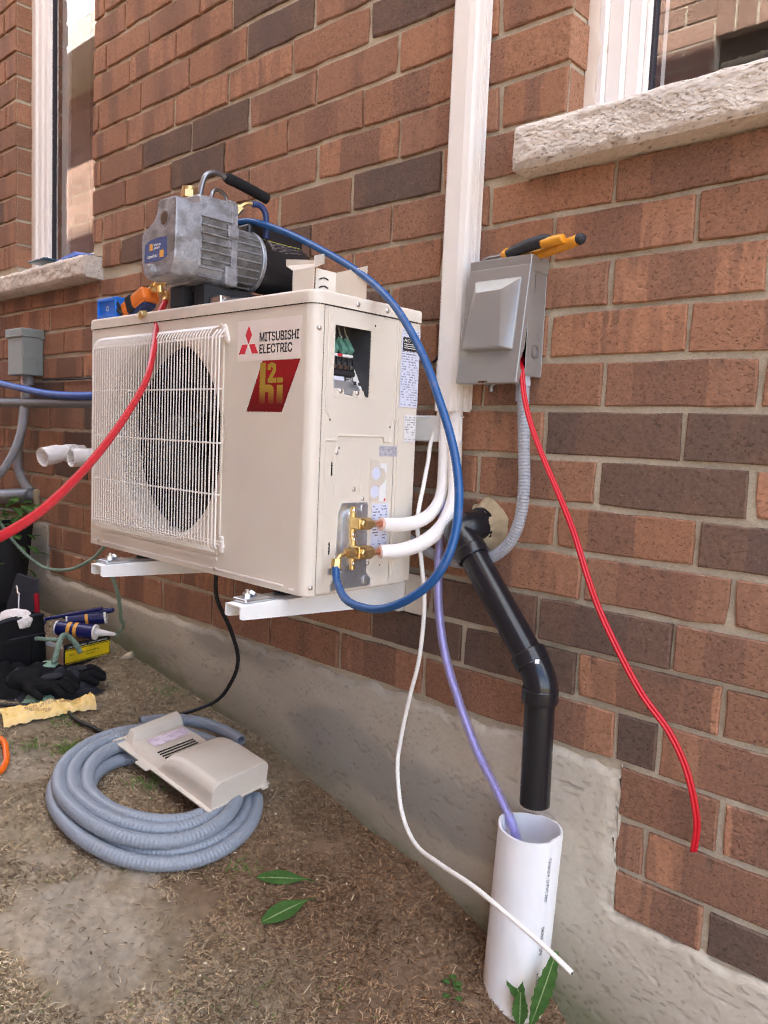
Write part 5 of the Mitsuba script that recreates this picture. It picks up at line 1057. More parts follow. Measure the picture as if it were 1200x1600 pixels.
single('blue_cable', tube(spline([(-3.75, -.07, -.225), (-3.42, -.07, -.255), (-3.201, -.07, -.279), (-2.966, -.07, -.304), (-2.754, -.07, -.323), (-2.481, -.07, -.329), (-2.1, -.06, -.32)], 8), .0125, 12), 'cable_blue', True, 'thick blue cable drooping just above the level grey pipe', 'cable')
single('pink_wire', tube(spline([(-3.030, -.055, -.245), (-3.030, -.056, -.29), (-3.034, -.054, -.34)], 6), .006, 8), 'foam_pink', True, 'short pink wire dropping out of the junction box', 'wire')
single('wall_wire', tube(spline([(-2.96, -.012, -.265), (-2.8, -.008, -.266), (-2.6, -.007, -.266), (-2.3, -.007, -.267), (-2.0, -.007, -.267)], 6), .0035, 8), 'cord_black', True, 'thin dark wire stapled level along the mortar left of the unit', 'wire')
single('black_pipe', tube(np.array([(-4.2, -.022, -.742), (-3.30, -.022, -.726), (-3.022, -.022, -.700)]), .030, 18), 'pipe_dark_grey', True, 'fat black pipe stub lying along the wall at the left edge', 'pipe')
single('thin_pipe', tube(np.array([(-4.2, -.02, -.82), (-3.03, -.015, -.765)]), .007, 10), 'conduit_old', True, 'thin grey pipe just below the fat black pipe', 'pipe')
part(house, 'sealant_dab', rbox([-3.045, -.018, -.765], [-3.008, .004, -.675], .008, 1), 'sealant', True)
ve = thing('vent_elbow', 'white PVC vent elbow opening towards the left beside the unit', 'vent pipe', 'white vent pipes')
part(ve, 'pipe', tube(spline([(-2.655, .01, -.522), (-2.655, -.05, -.522), (-2.652, -.085, -.524), (-2.648, -.11, -.528)], 8), .0275, 26), 'pvc_white', True)
part(ve, 'hub', tube(np.array([(-2.651, -.092, -.525), (-2.640, -.150, -.538)]), [.0310, .0325], 28, inner=.0042), 'pvc_white', 40)
part(ve, 'collar', tube(np.array([(-2.655, -.030, -.522), (-2.654, -.062, -.5225)]), .0305, 26), 'pvc_white', 40)
v2_ = thing('vent_pipe', 'short straight white PVC vent pipe between the elbow and the unit', 'vent pipe', 'white vent pipes')
part(v2_, 'pipe', tube(np.array([(-2.505, .01, -.528), (-2.508, -.115, -.533)]), .0300, 28, inner=.004), 'pvc_white', 40)
single('sill_shim', rbox([-2.985, -.055, .150], [-2.850, .030, .158], .0035, 1), 'plastic_teal', 40, 'dark teal flat plate propped on the far sill against the frame', 'plate')
T_ = scene['sill_shim']
single('blue_plate', hull([[-2.840, -.02, .142], [-2.665, -.03, .142], [-2.835, .05, .190], [-2.680, .05, .160], [-2.84, -.02, .147], [-2.665, -.03, .147], [-2.835, .05, .195], [-2.68, .05, .165]]), 'cable_blue', False, 'blue folded plastic plate on the right end of the far sill', 'plate')

# ------------------------------------------------------------------ hose coil with the service cover on it
hc = thing('conduit_coil', 'coil of blue grey flexible conduit lying on the ground under the beige cover', 'conduit coil')
cx_, cy_ = -1.5465, -.367; turns = [(.232, .016, .0), (.205, .017, .6), (.190, .046, 1.1), (.168, .020, 1.7), (.222, .045, 2.3), (.150, .044, 2.9)]
P = []; nseg = 44
rr_ = [.251, .219, .187, .156, .150, .176, .207, .238]; hh_ = [.0155, .016, .0165, .0175, .0430, .0445, .0440, .044]
for k in range(7):
    for i in range(nseg):
        t = i / nseg; a = 0.95 - (k + t) * 2 * math.pi; r = rr_[k] + (rr_[k + 1] - rr_[k]) * t; h = hh_[k] + (hh_[k + 1] - hh_[k]) * max(0, (t - .75) / .25)
        ox, oy = .006 * math.sin(k * 2.4) * t + .006 * math.sin((k - 1) * 2.4) * (1 - t), .006 * math.cos(k * 1.9) * t + .006 * math.cos((k - 1) * 1.9) * (1 - t)
        x, y = cx_ + ox + r * math.cos(a) * 1.0, cy_ + oy + r * math.sin(a) * .89; P.append((x, y, float(ground_z(x, y, False)) + h + .003 * math.sin(a * 3 + k)))
Q, s = resample(spline(P, 4), .0021)
part(hc, 'hose', tube(Q, .0152 * (1 + .05 * np.sin(s * 2 * math.pi / .0085)), 14), 'coil_blue_grey', True)
def coil_end(pts): 
    Q, s = resample(spline(pts, 10), .0021); return tube(Q, .0152 * (1 + .05 * np.sin(s * 2 * math.pi / .0085)), 14, inner=.003)
gz_ = lambda x, y, h: (x, y, float(ground_z(x, y, False)) + h)
part(hc, 'free_end', coil_end([gz_(-1.735, -.33, .022), gz_(-1.728, -.41, .024), gz_(-1.690, -.478, .030), gz_(-1.615, -.522, .036), gz_(-1.555, -.535, .036), gz_(-1.505, -.538, .036)]), 'coil_blue_grey', True)
part(hc, 'free_end', coil_end([gz_(-1.80, -.26, .040), gz_(-1.775, -.19, .040), gz_(-1.725, -.125, .034), gz_(-1.655, -.095, .030), gz_(-1.594, -.092, .030)]), 'coil_blue_grey', True)

sc = thing('service_cover', 'beige plastic service cover with louvre slots lying across the conduit coil', 'cover')
# local frame: u along its length (lip end to hood end), v across, n up
c0, c1, c2 = np.array([-1.722, -.378, -1.180]), np.array([-1.366, -.346, -1.2400]), np.array([-1.370, -.168, -1.2340])
eu = (c1 - c0); LU = np.linalg.norm(eu); eu /= LU; ev = c2 - c1; ev -= eu * (ev @ eu); WV = np.linalg.norm(ev); ev /= WV; en = np.cross(eu, ev)
if en[2] < 0: en = -en
MC_ = np.eye(4); MC_[:3, 0], MC_[:3, 1], MC_[:3, 2], MC_[:3, 3] = eu, ev, en, c0
def cov(m): return move(m, MC_)
def quadbox(prof, v0, v1):   # profile polygon in (u, n), swept across v
    m = extr(Polygon(prof), v1 - v0); vv = m.vertices; return trimesh.Trimesh(np.stack([vv[:, 0], v1 - vv[:, 2], vv[:, 1]], 1), m.faces, process=False)
flg = Polygon([(0, 0), (LU, 0), (LU, WV), (.0, WV)]).union(rrect(LU * .30, -.012, LU * .42, .004, .003)).union(rrect(LU - .006, WV * .84, LU + .009, WV * .94, .003))
part(sc, 'flange', cov(top(extr(flg, .003), 0)), 'cover_plastic')
hu0, hh = LU * .47, .062
hood = []
for u, f in ((hu0, 0.0), (hu0 + .004, .30), (hu0 + .018, .62), (hu0 + .040, .84), (hu0 + .065, .95), (hu0 + .095, 1.0), (LU - .010, 1.0), (LU - .006, .985), (LU - .0035, .95)):
    h = .016 + (hh - .016) * f; r = .026; pts = []
    va, vb = .010, WV - .008
    for t in np.linspace(math.pi, math.pi / 2, 9): pts.append((va + r * .9 + r * .9 * math.cos(t), max(h - r, .004) + min(r, h - .004) * math.sin(t)))
    for t in np.linspace(math.pi / 2, 0, 7): pts.append((vb - .012 + .012 * math.cos(t) - .006 * 0, max(h - .012, .004) + min(.012, h - .004) * math.sin(t)))
    pts.append((vb, .002)); pts.append((va, .002)); hood.append([(u + (.012 * (hh - n) / hh if u > LU - .05 else 0) * 0, v, n) for v, n in pts])
H = np.array(hood); nq = H.shape[1]; V = H.reshape(-1, 3); i = np.arange(len(H) - 1)[:, None] * nq; j = np.arange(nq)[None, :]; k = (j + 1) % nq
q = tri(V, np.stack([i + j, i + k, i + nq + k, i + nq + j], -1).reshape(-1, 4)).faces; jj = np.arange(nq); e = (len(H) - 1) * nq
ce = H[-1].mean(0); M_ = trimesh.Trimesh(np.vstack([V, ce]), np.vstack([q, np.c_[np.full(nq, len(V)), e + (jj + 1) % nq, e + jj]]), process=False); M_.fix_normals()
part(sc, 'hood', cov(M_), 'cover_plastic', 32)
part(sc, 'raised_deck', cov(hull([[.045, .012, .002], [hu0 + .03, .012, .002], [hu0 + .03, WV - .010, .002], [.045, WV - .010, .002], [.050, .020, .013], [hu0 + .03, .020, .016], [hu0 + .03, WV - .014, .016], [.050, WV - .014, .013]])), 'cover_plastic')
lipm = [cov(hull([[.018, .022, .002], [.018, WV - .004, .002], [.050, .022, .002], [.050, WV - .004, .002], [.024, .030, .032], [.024, WV - .012, .038], [.040, .030, .030], [.040, WV - .012, .034]]))]
part(sc, 'end_lip', rbpoly(lipm[0].vertices, .002), 'cover_plastic', 30)
part(sc, 'louvre_slots', cat([cov(cbox([hu0 - .048 + i * .010, WV * .22, .0135], [hu0 - .0445 + i * .010, WV * .80, .0163 + .0003 * i], .0004)) for i in range(5)]), 'black_void', kind='stuff')
lq = cov(trimesh.Trimesh([[.064, WV * .28, .0160], [.100, WV * .28, .0166], [.100, WV * .88, .0166], [.064, WV * .88, .0160]], [[0, 1, 2], [0, 2, 3]], process=False))
part(sc, 'notice', lq, 'print_pink_lines', uv=np.array([[0, 6], [0, 0], [20, 0], [20, 6]], float))

# ------------------------------------------------------------------ tools and packaging at the far left
def gpt(x, y, h=0.0): return np.array([x, y, float(ground_z(x, y)) + h])
cb = thing('cartridge_carton', 'open yellow and black carton of sealant cartridges at the foot of the wall', 'box')
B0, B1 = np.array([-2.300, -.232]), np.array([-2.338, -.062]); bu = (B1 - B0) / np.linalg.norm(B1 - B0); bv = np.array([-bu[1], bu[0]]); bl_ = np.linalg.norm(B1 - B0); bz = -1.162; bh_ = .070; bd = .115
def cpt(a, b, z): p = B0 + bu * a + bv * b; return [p[0], p[1], bz + z]
def cquad(a0, b0, a1, b1, z0, z1): return [cpt(a0, b0, z0), cpt(a1, b1, z0), cpt(a1, b1, z1), cpt(a0, b0, z1)]
part(cb, 'front', sheet([cquad(0, 0, bl_, 0, 0, bh_)], .003), 'carton_black')
part(cb, 'sides', sheet([cquad(0, 0, 0, bd, 0, bh_), cquad(bl_, 0, bl_, bd, 0, bh_), cquad(0, bd, bl_, bd, 0, bh_), [cpt(0, 0, .002), cpt(bl_, 0, .002), cpt(bl_, bd, .002), cpt(0, bd, .002)]], .003), 'carton_card')
part(cb, 'white_edge', sheet([[cpt(-.001, .004, bh_ - .012), cpt(-.001, bd, bh_ - .012), cpt(-.001, bd, bh_ + .001), cpt(-.001, .004, bh_ + .001)]], .003), 'carton_white')
def cface(z0, z1, off, mat, a0=.004, a1=None, nm='yellow_band'):
    a1 = bl_ - .003 if a1 is None else a1; q = cquad(a0, -off, a1, -off, z0, z1); return part(cb, nm, sheet([q], .0005), mat)
cface(.013, .050, .0022, 'carton_yellow')
cface(.0525, .0545, .0022, 'carton_yellow', nm='yellow_line'); cface(.009, .0105, .0022, 'carton_yellow', nm='yellow_line')
n_ = np.array([-bv[0], -bv[1], 0]) if (np.r_[-bv, 0] @ (EYE - np.r_[B0, bz])) > 0 else np.array([bv[0], bv[1], 0])
def on_carton(s, h, a, z, width, mat, nm):
    m = text(s, h, width, .0004); v = m.vertices; p = np.array(cpt(0, 0, 0))[None] + np.r_[bu, 0][None] * (a + v[:, :1]) + np.array([0, 0, 1.0])[None] * (z + v[:, 1:2]) + n_[None] * (.0030 + v[:, 2:3]); return part(cb, nm, trimesh.Trimesh(p, m.faces, process=False), mat)
on_carton('Joint Sealant  Joint Sealant', .0055, .010, .0585, .150, 'print_white', 'top_text')
on_carton('SC4', .0070, .020, .0325, .022, 'print_black', 'brand_text'); on_carton('Siliconized Acrylic Latex', .0040, .065, .0345, .07, 'print_black', 'line_text'); on_carton('Scellant', .0034, .082, .0255, .03, 'print_black', 'line_text'); on_carton('12 x 300 mL', .0036, .135, .0065, .028, 'print_white', 'size_text')
def cartridge(nm, A, B, label, nozzle=True, r=.0225):
    A, B = np.array(A, float), np.array(B, float); d = (B - A) / np.linalg.norm(B - A); k = thing(nm, label, 'sealant cartridge', 'navy sealant cartridges in the carton'); Ln = np.linalg.norm(B - A)
    part(k, 'tube', lathe(A, B, [(0, .0003), (0, r), (Ln, r)], 24), 'caulk_navy', 40)
    part(k, 'end_ring', lathe(A, B, [(-.001, r - .004), (-.001, r + .0012), (.004, r + .0012), (.004, r)], 24), 'print_white', 40)
    part(k, 'end_ring', cat(lathe(A, B, [(Ln - .006, r), (Ln - .006, r + .0012), (Ln + .001, r + .0012), (Ln + .001, r - .003), (Ln + .0005, .0003)], 24)), 'print_white', 40)
    part(k, 'label_stripe', lathe(A, B, [(Ln * .30, r + .0003), (Ln * .30, r + .0006), (Ln * .56, r + .0006), (Ln * .56, r + .0003)], 24) if nozzle else lathe(A, B, [(Ln * .45, r + .0004), (Ln * .55, r + .0004)], 24), 'print_orange', 40)
    part(k, 'name_stripe', lathe(A, B, [(Ln * .40, r + .0010), (Ln * .47, r + .0010)], 24), 'caulk_navy', 40)
    if nozzle: part(k, 'nozzle', lathe(B, B + d, [(0, .0135), (.010, .0115), (.060, .0045), (.062, .0032), (.062, .0003)], 16), 'print_white', 40)
    return k
cartridge('sealant_cartridge', (-2.405, -.205, -1.062), (-2.305, -.125, -1.068), 'navy sealant cartridge with a white nozzle pointing right')
cartridge('sealant_cartridge', (-2.44, -.155, -1.055), (-2.375, -.055, -1.040), 'navy sealant cartridge lying behind the one with the nozzle', False)
gun = thing('caulking_gun', 'navy blue caulking gun frame lying behind the cartridges', 'caulking gun')
part(gun, 'cradle', cat(hull(np.vstack([trimesh.creation.icosphere(1, .006).vertices + p for p in ([-2.47, -.21, -1.045], [-2.375, -.075, -1.012])])), hull(np.vstack([trimesh.creation.icosphere(1, .009).vertices + p for p in ([-2.44, -.16, -1.04], [-2.36, -.045, -1.018])]))), 'caulk_navy', 40)
part(gun, 'trigger', hull(np.vstack([trimesh.creation.icosphere(1, .006).vertices + p for p in ([-2.47, -.215, -1.05], [-2.455, -.24, -1.085])])), 'caulk_navy', 40)
rope('rope', [(-2.215, -.300, -1.115), (-2.225, -.285, -1.080), (-2.262, -.255, -1.055), (-2.283, -.230, -1.058), (-2.280, -.205, -1.085), (-2.272, -.192, -1.115)], 'loop of green rope draped into the yellow carton', .0085)
rope('rope', [(-2.37, -.345, -1.105), (-2.365, -.330, -1.080), (-2.335, -.305, -1.066), (-2.290, -.285, -1.062), (-2.26, -.262, -1.060)], 'green rope end curling over the black gloves', .0065)
# tool bag
tbag = thing('tool_bag', 'open black fabric tool bag with red trim at the left edge', 'bag')
def bagshell():
    n = 40; a = np.arange(n) / n * 2 * math.pi; sec = [(0, 1.0), (.03, 1.04), (.10, 1.03), (.165, .98), (.172, .95)]; v = []
    for inner_ in (0, 1):
        for h, sc_ in (sec if not inner_ else sec[::-1][:4]):
            rx, ry = (.125 - .006 * inner_) * sc_, (.092 - .006 * inner_) * sc_
            e = 0.55; X = np.sign(np.cos(a)) * np.abs(np.cos(a)) ** e * rx; Y = np.sign(np.sin(a)) * np.abs(np.sin(a)) ** e * ry
            v.append(np.stack([-2.455 + X, -.345 + Y, np.full(n, -1.180 + h + .006 * inner_) + .012 * np.sin(a * 2 + 1) * (h > .1)], 1))
    m = len(v); i = np.arange(m - 1)[:, None] * n; j = np.arange(n)[None, :]; k = (j + 1) % n
    return tri(np.vstack(v), np.stack([i + j, i + k, i + n + k, i + n + j], -1).reshape(-1, 4))
part(tbag, 'body', bagshell(), 'cloth_black', 40)
def bag_ring(h, k=1.0):
    a = np.linspace(0, 2 * math.pi, 49); e = .55; return np.stack([-2.455 + np.sign(np.cos(a)) * np.abs(np.cos(a)) ** e * .125 * k, -.345 + np.sign(np.sin(a)) * np.abs(np.sin(a)) ** e * .092 * k, -1.180 + h + .012 * np.sin(a * 2 + 1) * (h > .1)], 1)
part(tbag, 'rim_piping', tube(bag_ring(.172, .97), .0042, 8), 'cloth_charcoal', True); part(tbag, 'seam', tube(bag_ring(.115, 1.03), .0022, 6), 'cloth_charcoal', True)
part(tbag, 'red_panel', hull([[-2.47, -.440, -1.02], [-2.40, -.440, -1.02], [-2.47, -.440, -1.10], [-2.42, -.440, -1.10], [-2.47, -.43, -1.02], [-2.40, -.43, -1.02]]), 'fabric_red', 40)
part(tbag, 'flap', hull([[-2.56, -.30, -1.02], [-2.44, -.255, -1.02], [-2.55, -.27, -.905], [-2.47, -.245, -.915], [-2.56, -.29, -1.02], [-2.44, -.245, -1.02], [-2.55, -.26, -.905], [-2.47, -.235, -.915]]), 'cloth_charcoal', False)
part(tbag, 'flap_trim', hull(np.vstack([trimesh.creation.icosphere(1, .008).vertices + p for p in ([-2.44, -.252, -1.015], [-2.445, -.252, -.96])])), 'fabric_red', 40)
part(tbag, 'side_pocket', rbox([-2.36, -.415, -1.175], [-2.318, -.315, -1.055], .012, 1), 'cloth_black', 40)
part(tbag, 'clip', tube(spline([(-2.505, -.288, -.935), (-2.490, -.290, -.955), (-2.482, -.290, -.955), (-2.478, -.292, -.965), (-2.470, -.296, -1.005)], 8), .0035, 8), 'chrome', True)
def lump(c, s, seed, amp=.25, f=14, n=3):
    m = trimesh.creation.icosphere(n, 1.0); v = m.vertices; d = 1 + amp * (meshkit.fbm(v * 1.7 + seed, 3, seed) - .5) * 2; m.vertices = v * d[:, None] * np.array(s) + c; return m
part_k = thing('fleece_roller', 'fluffy white paint roller sleeve sticking out of the tool bag', 'roller')
part(part_k, 'pile', move(lump([0, 0, 0], [.052, .033, .034], 4, .22, n=4), trimesh.transformations.translation_matrix([-2.372, -.345, -1.010]) @ trimesh.transformations.rotation_matrix(.5, [0, 0, 1]) @ trimesh.transformations.rotation_matrix(-.10, [0, 1, 0])), 'fleece_white', True)
# glove heap: folded cloth lumps, each its own thing
def cloth(name, cen, sx, sy, h, seed, mat, label, cat_, rot=0.0, amp=.03, grp=None, n=38):
    u = np.linspace(-1, 1, n); U, V = np.meshgrid(u, u); P = np.stack([U * 2.2, V * 2.2, 0 * U], -1)
    nz = meshkit.fbm(P + seed, 4, seed); rid = np.abs(meshkit.fbm(P * 1.1 + seed * 3, 3, seed + 5) - .5) * 2
    R = np.sqrt(U ** 2 + V ** 2); edge = 1 + .35 * (meshkit.noise(np.stack([np.arctan2(V, U) * 1.3 + seed, 0 * U, 0 * U], -1), seed) - .5) * 2
    X, Y = U * sx * edge, V * sy * edge
    c, s = math.cos(rot), math.sin(rot); X, Y = cen[0] + c * X - s * Y, cen[1] + s * X + c * Y
    Z = ground_z(X, Y) + np.clip(1 - R ** 2, 0, 1) ** .7 * h * (.45 + 1.1 * rid) + amp * (nz - .5) * np.clip(1.25 - R, 0, 1) + .004
    v = np.stack([X, Y, Z], -1).reshape(-1, 3); i = np.arange(n - 1)[:, None] * n; j = np.arange(n - 1)[None, :]
    q = np.stack([i + j, i + j + 1, i + n + j + 1, i + n + j], -1).reshape(-1, 4); keep = (R.reshape(-1)[q].max(1) < 1.16)
    return single(name, tri(v, q[keep]), mat, 50, label, cat_, grp)
def glove(name, cen, rot, label, mat, h0=.02, s=1.0, mint=None):
    k = thing(name, label, 'glove', None); c_, s_ = math.cos(rot), math.sin(rot)
    def W(u, v, h): x, y = cen[0] + (c_ * u - s_ * v) * s, cen[1] + (s_ * u + c_ * v) * s; return (x, y, float(ground_z(x, y)) + h0 + h)
    bal = []
    def bone(a, b, ra, rb):
        a, b = np.array(W(*a)), np.array(W(*b)); S = trimesh.creation.icosphere(2, 1.0).vertices; bal.append(mani(hull(np.vstack([S * ra + a, S * rb + b]))))
    bone((0, -.022, .01), (.055, -.020, .016), .024, .022); bone((0, .022, .01), (.055, .020, .018), .024, .022); bone((-.05, -.012, .012), (0, -.012, .014), .028, .026); bone((-.05, .014, .010), (0, .014, .014), .028, .026)
    for i, (v, l) in enumerate(((-.032, .052), (-.011, .066), (.011, .060), (.031, .046))):
        bone((.055, v * .9, .016), (.055 + l * .55, v * 1.25, .026), .0125, .0115); bone((.055 + l * .55, v * 1.25, .026), (.055 + l, v * 1.35, .012), .0115, .010)
    bone((.0, -.035, .012), (.030, -.062, .016), .014, .012); bone((.030, -.062, .016), (.058, -.070, .010), .012, .010)
    m = bal[0]
    for b in bal[1:]: m = m + b
    m = unmani(m.refine_to_length(.008)); trimesh.smoothing.filter_taubin(m, iterations=8)
    m.vertices += m.vertex_normals * (.006 * (meshkit.fbm(m.vertices * 60, 3, 3) - .5))[:, None]
    part(k, 'shell', m, mat, True)
    cu = [np.array(W(-.058, .034 * math.cos(t), .004 + .024 * (1 + math.sin(t)) * .62)) for t in np.linspace(0, 2 * math.pi, 15)]
    part(k, 'cuff', tube(np.array(cu), .0055, 8), 'cloth_charcoal', True)
    part(k, 'knuckle_pad', move(lump([0, 0, 0], [.020, .030, .008], 5, .15), trimesh.transformations.translation_matrix(np.array(W(.050, 0, .036)))), 'cloth_charcoal', True)
    if mint: part(k, 'mint_palm', move(lump([0, 0, 0], [.034, .030, .012], 7, .2), trimesh.transformations.translation_matrix(np.array(W(*mint)))), 'cloth_mint', True)
    return k
cloth('black_jacket', (-2.235, -.395), .155, .095, .075, 3, 'cloth_black', 'crumpled black cloth heaped in front of the tool bag', 'cloth', .9)
cloth('charcoal_rag', (-2.165, -.300), .115, .060, .070, 8, 'cloth_charcoal', 'folded charcoal rag lying on the black cloth', 'rag', 1.15, .02)
cloth('mint_rag', (-2.085, -.385), .060, .032, .030, 12, 'cloth_mint', 'pale mint green rag poking out under the black gloves', 'rag', .2, .02)
glove('work_glove', (-2.200, -.295), .95, 'black work glove with a mint patch nearest the yellow carton', 'cloth_black', .022, 1.05, (-.03, .02, .03))
glove('work_glove', (-2.165, -.375), .60, 'black work glove nearest the yellow wrapper', 'cloth_black', .030, 1.0)
def wrapper():
    nx, ny = 60, 26; A, B = np.array([-2.065, -.500]), np.array([-2.020, -.285]); d = B - A; Ln = np.linalg.norm(d); d /= Ln; p = np.array([-d[1], d[0]])
    u = np.linspace(-.02, 1.03, nx); w = np.linspace(-1, 1, ny); U, Wm = np.meshgrid(u, w); P = np.stack([U * 6, Wm * 1.6, 0 * U], -1)
    half = .036 - .012 * np.clip(U - .62, 0, 1) + .012 * np.clip(U - .85, 0, 1) * 3
    X = A[0] + d[0] * U * Ln + p[0] * Wm * half; Y = A[1] + d[1] * U * Ln + p[1] * Wm * half
    Z = ground_z(X, Y) + .006 + .030 * np.clip(1 - Wm ** 2, 0, 1) ** .6 * (.55 + .9 * (meshkit.fbm(P, 3, 4) - .3)) + .016 * (np.abs(meshkit.fbm(P * 2.1 + 5, 3, 6) - .5)) * (1 + 2 * np.clip(U - .6, 0, 1))
    v = np.stack([X, Y, Z], -1).reshape(-1, 3); i = np.arange(ny - 1)[:, None] * nx; j = np.arange(nx - 1)[None, :]
    return tri(v, np.stack([i + j, i + j + 1, i + nx + j + 1, i + nx + j], -1).reshape(-1, 4)), A, d, p, Ln
wm, A_, d_, p_, Ln_ = wrapper()
wr = thing('plastic_wrapper', 'crumpled yellow plastic wrapper on the soil in front of the gloves', 'wrapper')
part(wr, 'film', wm, 'wrapper_yellow', 50)
def wr_text(s, h, a, b, width):
    m = text(s, h, width, .0005); v = m.vertices; xy = A_ + d_ * (a + v[:, :1]) + p_ * (b + v[:, 1:2]); t = trimesh.proximity.ProximityQuery(wm)
    q = np.c_[xy, np.full(len(v), -1.13)]; loc, idx, _ = wm.ray.intersects_location(q, np.repeat([[0, 0, -1.0]], len(q), 0), multiple_hits=False); z = np.full(len(v), -1.165); z[idx] = loc[:, 2]; return trimesh.Trimesh(np.c_[xy, z + .0012 + v[:, 2]], m.faces, process=False)
part(wr, 'lettering', cat(wr_text('Soft white bag', .013, .050, -.010, .115), wr_text('hamburger', .009, .055, -.024, .06)), 'carton_card')

# ------------------------------------------------------------------ planter with leaves at the left edge, leaves, weeds, straw
def leaf_mesh(base, d, up, Ln, w, curl=.3, jag=0.0, n=14, fold=.25, seed=0, tip=.0):
    d, up = np.array(d, float), np.array(up, float); d /= np.linalg.norm(d); s = np.cross(d, up); s /= np.linalg.norm(s); nrm = np.cross(s, d); V, UV = [], []
    for i in range(n + 1):
        t = i / n; prof = math.sin(math.pi * (t * .94 + .03) ** (1.15)) ** .75 * (0.35 + .65 * min(1, t * 2.2 + .1)); 
        if jag: prof *= 1 - jag * (i % 2) * (t > .15) * (t < .9)
        c = np.array(base) + d * Ln * t + nrm * (-curl * Ln * t * t + tip * t)
        for k_, s_ in enumerate((-1, -.5, 0, .5, 1)): V.append(c + s * (w * prof * s_) + nrm * (abs(s_) * fold * w * prof)); UV.append((t, .5 + .5 * s_))
    i = np.arange(n)[:, None] * 5; j = np.arange(4)[None, :]; q = np.stack([i + j, i + j + 1, i + 6 + j, i + 5 + j], -1).reshape(-1, 4)
    return tri(V, q), np.array(UV)
def leaf_part(par, nm, *a, **k): m, uv = leaf_mesh(*a, **k); return part(par, nm, m, 'leaf', True, uv=uv)
dn = thing('dandelion_weed', 'green weed with long toothed leaves at the foot of the standpipe', 'weed')
g0 = np.array([-.700, -.115, -1.485])
leaf_part(dn, 'leaf', g0 + [.004, 0, .0], [.045, .010, .165], [.6, -.8, .2], .168, .0175, .12, .20, 18, .3)
leaf_part(dn, 'leaf', g0 + [.002, .0, .035], [-.055, -.010, .105], [.5, -.8, .3], .115, .0160, .25, .15, 16, .3)
leaf_part(dn, 'leaf', g0 + [-.010, -.004, 0], [.004, -.010, .085], [.5, -.8, .2], .088, .0150, -.05, .12, 14, .3)
leaf_part(dn, 'leaf', g0 + [.015, -.01, 0], [.10, -.06, .03], [0, 0, 1], .07, .010, .2, .2, 12, .3)
def gleaf(nm, A, B, w, label):
    A3, B3 = gpt(*A, .012), gpt(*B, .010); d = B3 - A3; k = thing(nm, label, 'leaf'); m, uv = leaf_mesh(A3, d, [.35, -.30, 1], np.linalg.norm(d), w, .05, 0, 14, .12); part(k, 'blade', m, 'leaf', True, uv=uv); part(k, 'stem', tube(np.array([A3 + d * .02, A3 - d * .16 + [0, 0, -.004]]), [.0016, .0009], 6), 'bush_green'); return k
gleaf('fallen_leaf', (-1.152, -.247), (-1.205, -.335), .0165, 'single green leaf on the soil, the one nearer the coil')
gleaf('fallen_leaf', (-1.106, -.286), (-1.117, -.392), .0195, 'single green leaf on the soil, the one nearer the camera')
cl = thing('clover_sprig', 'tiny clover sprig in the dry grass left of the standpipe', 'clover')
for i in range(7):
    a = i * 2.4; b = gpt(-.823 + .014 * math.cos(a) * (i % 3) * .6, -.170 + .014 * math.sin(a) * (i % 3) * .6, .012 + .004 * (i % 2)); leaf_part(cl, 'leaf', b, [math.cos(a), math.sin(a), .3], [0, 0, 1], .016, .0075, .2, 0, 5, .15)
def blades(cen, rad, n, hmin, hmax, w, rng, lean=.7, pal=None, flat=False, dens=None):
    """many thin curved blades as one mesh; returns mesh, colours"""
    x = cen[0] + rng.normal(0, rad, n); y = cen[1] + rng.normal(0, rad, n); return blades_at(x, y, hmin, hmax, w, rng, lean, pal)
def blades_at(x, y, hmin, hmax, w, rng, lean, pal, zoff=0.0):
    n = len(x); L_ = rng.uniform(hmin, hmax, n); az = rng.uniform(0, 2 * math.pi, n); el = np.clip(rng.normal(lean, .22, n), .02, 1.5); b = rng.uniform(-.75, .75, n); z = ground_z(x, y) + zoff
    P0 = np.stack([x, y, z], 1); dz, dh = np.sin(el), np.cos(el)
    d1 = np.stack([np.cos(az) * dh, np.sin(az) * dh, dz], 1); d2 = np.stack([np.cos(az + b) * np.cos(el * .35), np.sin(az + b) * np.cos(el * .35), np.sin(el * .35) - .15], 1)
    P1 = P0 + d1 * L_[:, None] * .5; P2 = P1 + d2 * L_[:, None] * .5; s = np.stack([-np.sin(az), np.cos(az), 0 * az], 1) * (w * rng.uniform(.6, 1.4, n))[:, None]
    V = np.stack([P0 - s, P0 + s, P1 - s * .85, P1 + s * .85, P2], 1).reshape(-1, 3); o = np.arange(n)[:, None] * 5
    F = np.vstack([o + [0, 1, 3], o + [0, 3, 2], o + [2, 3, 4]]); C_ = None
    if pal is not None: C_ = np.repeat(pal[rng.integers(0, len(pal), n)] * rng.uniform(.65, 1.25, (n, 1)), 5, 0)
    return trimesh.Trimesh(V, F, process=False), C_
tr = np.random.default_rng(21)
for (px_, py_, n_b, lb_) in ((-1.845, -.435, 60, 'largest green grass tuft left of the coil'), (-1.960, -.385, 26, 'small green tuft just right of the yellow wrapper'), (-1.580, -.360, 34, 'green grass tuft inside the loop of the coil'), (-1.905, -.500, 34, 'green grass tuft nearest the orange hose'), (-1.245, -.330, 14, 'sparse green tuft between the coil and the fallen leaves'), (-1.985, -.06, 20, 'green tuft at the footing below the unit')):
    m, _ = blades((px_, py_), .022, n_b, .018, .045, .0011, tr, .75); single('grass_tuft', m, 'grass_green', False, lb_ + ' on the brown soil', 'grass tuft')
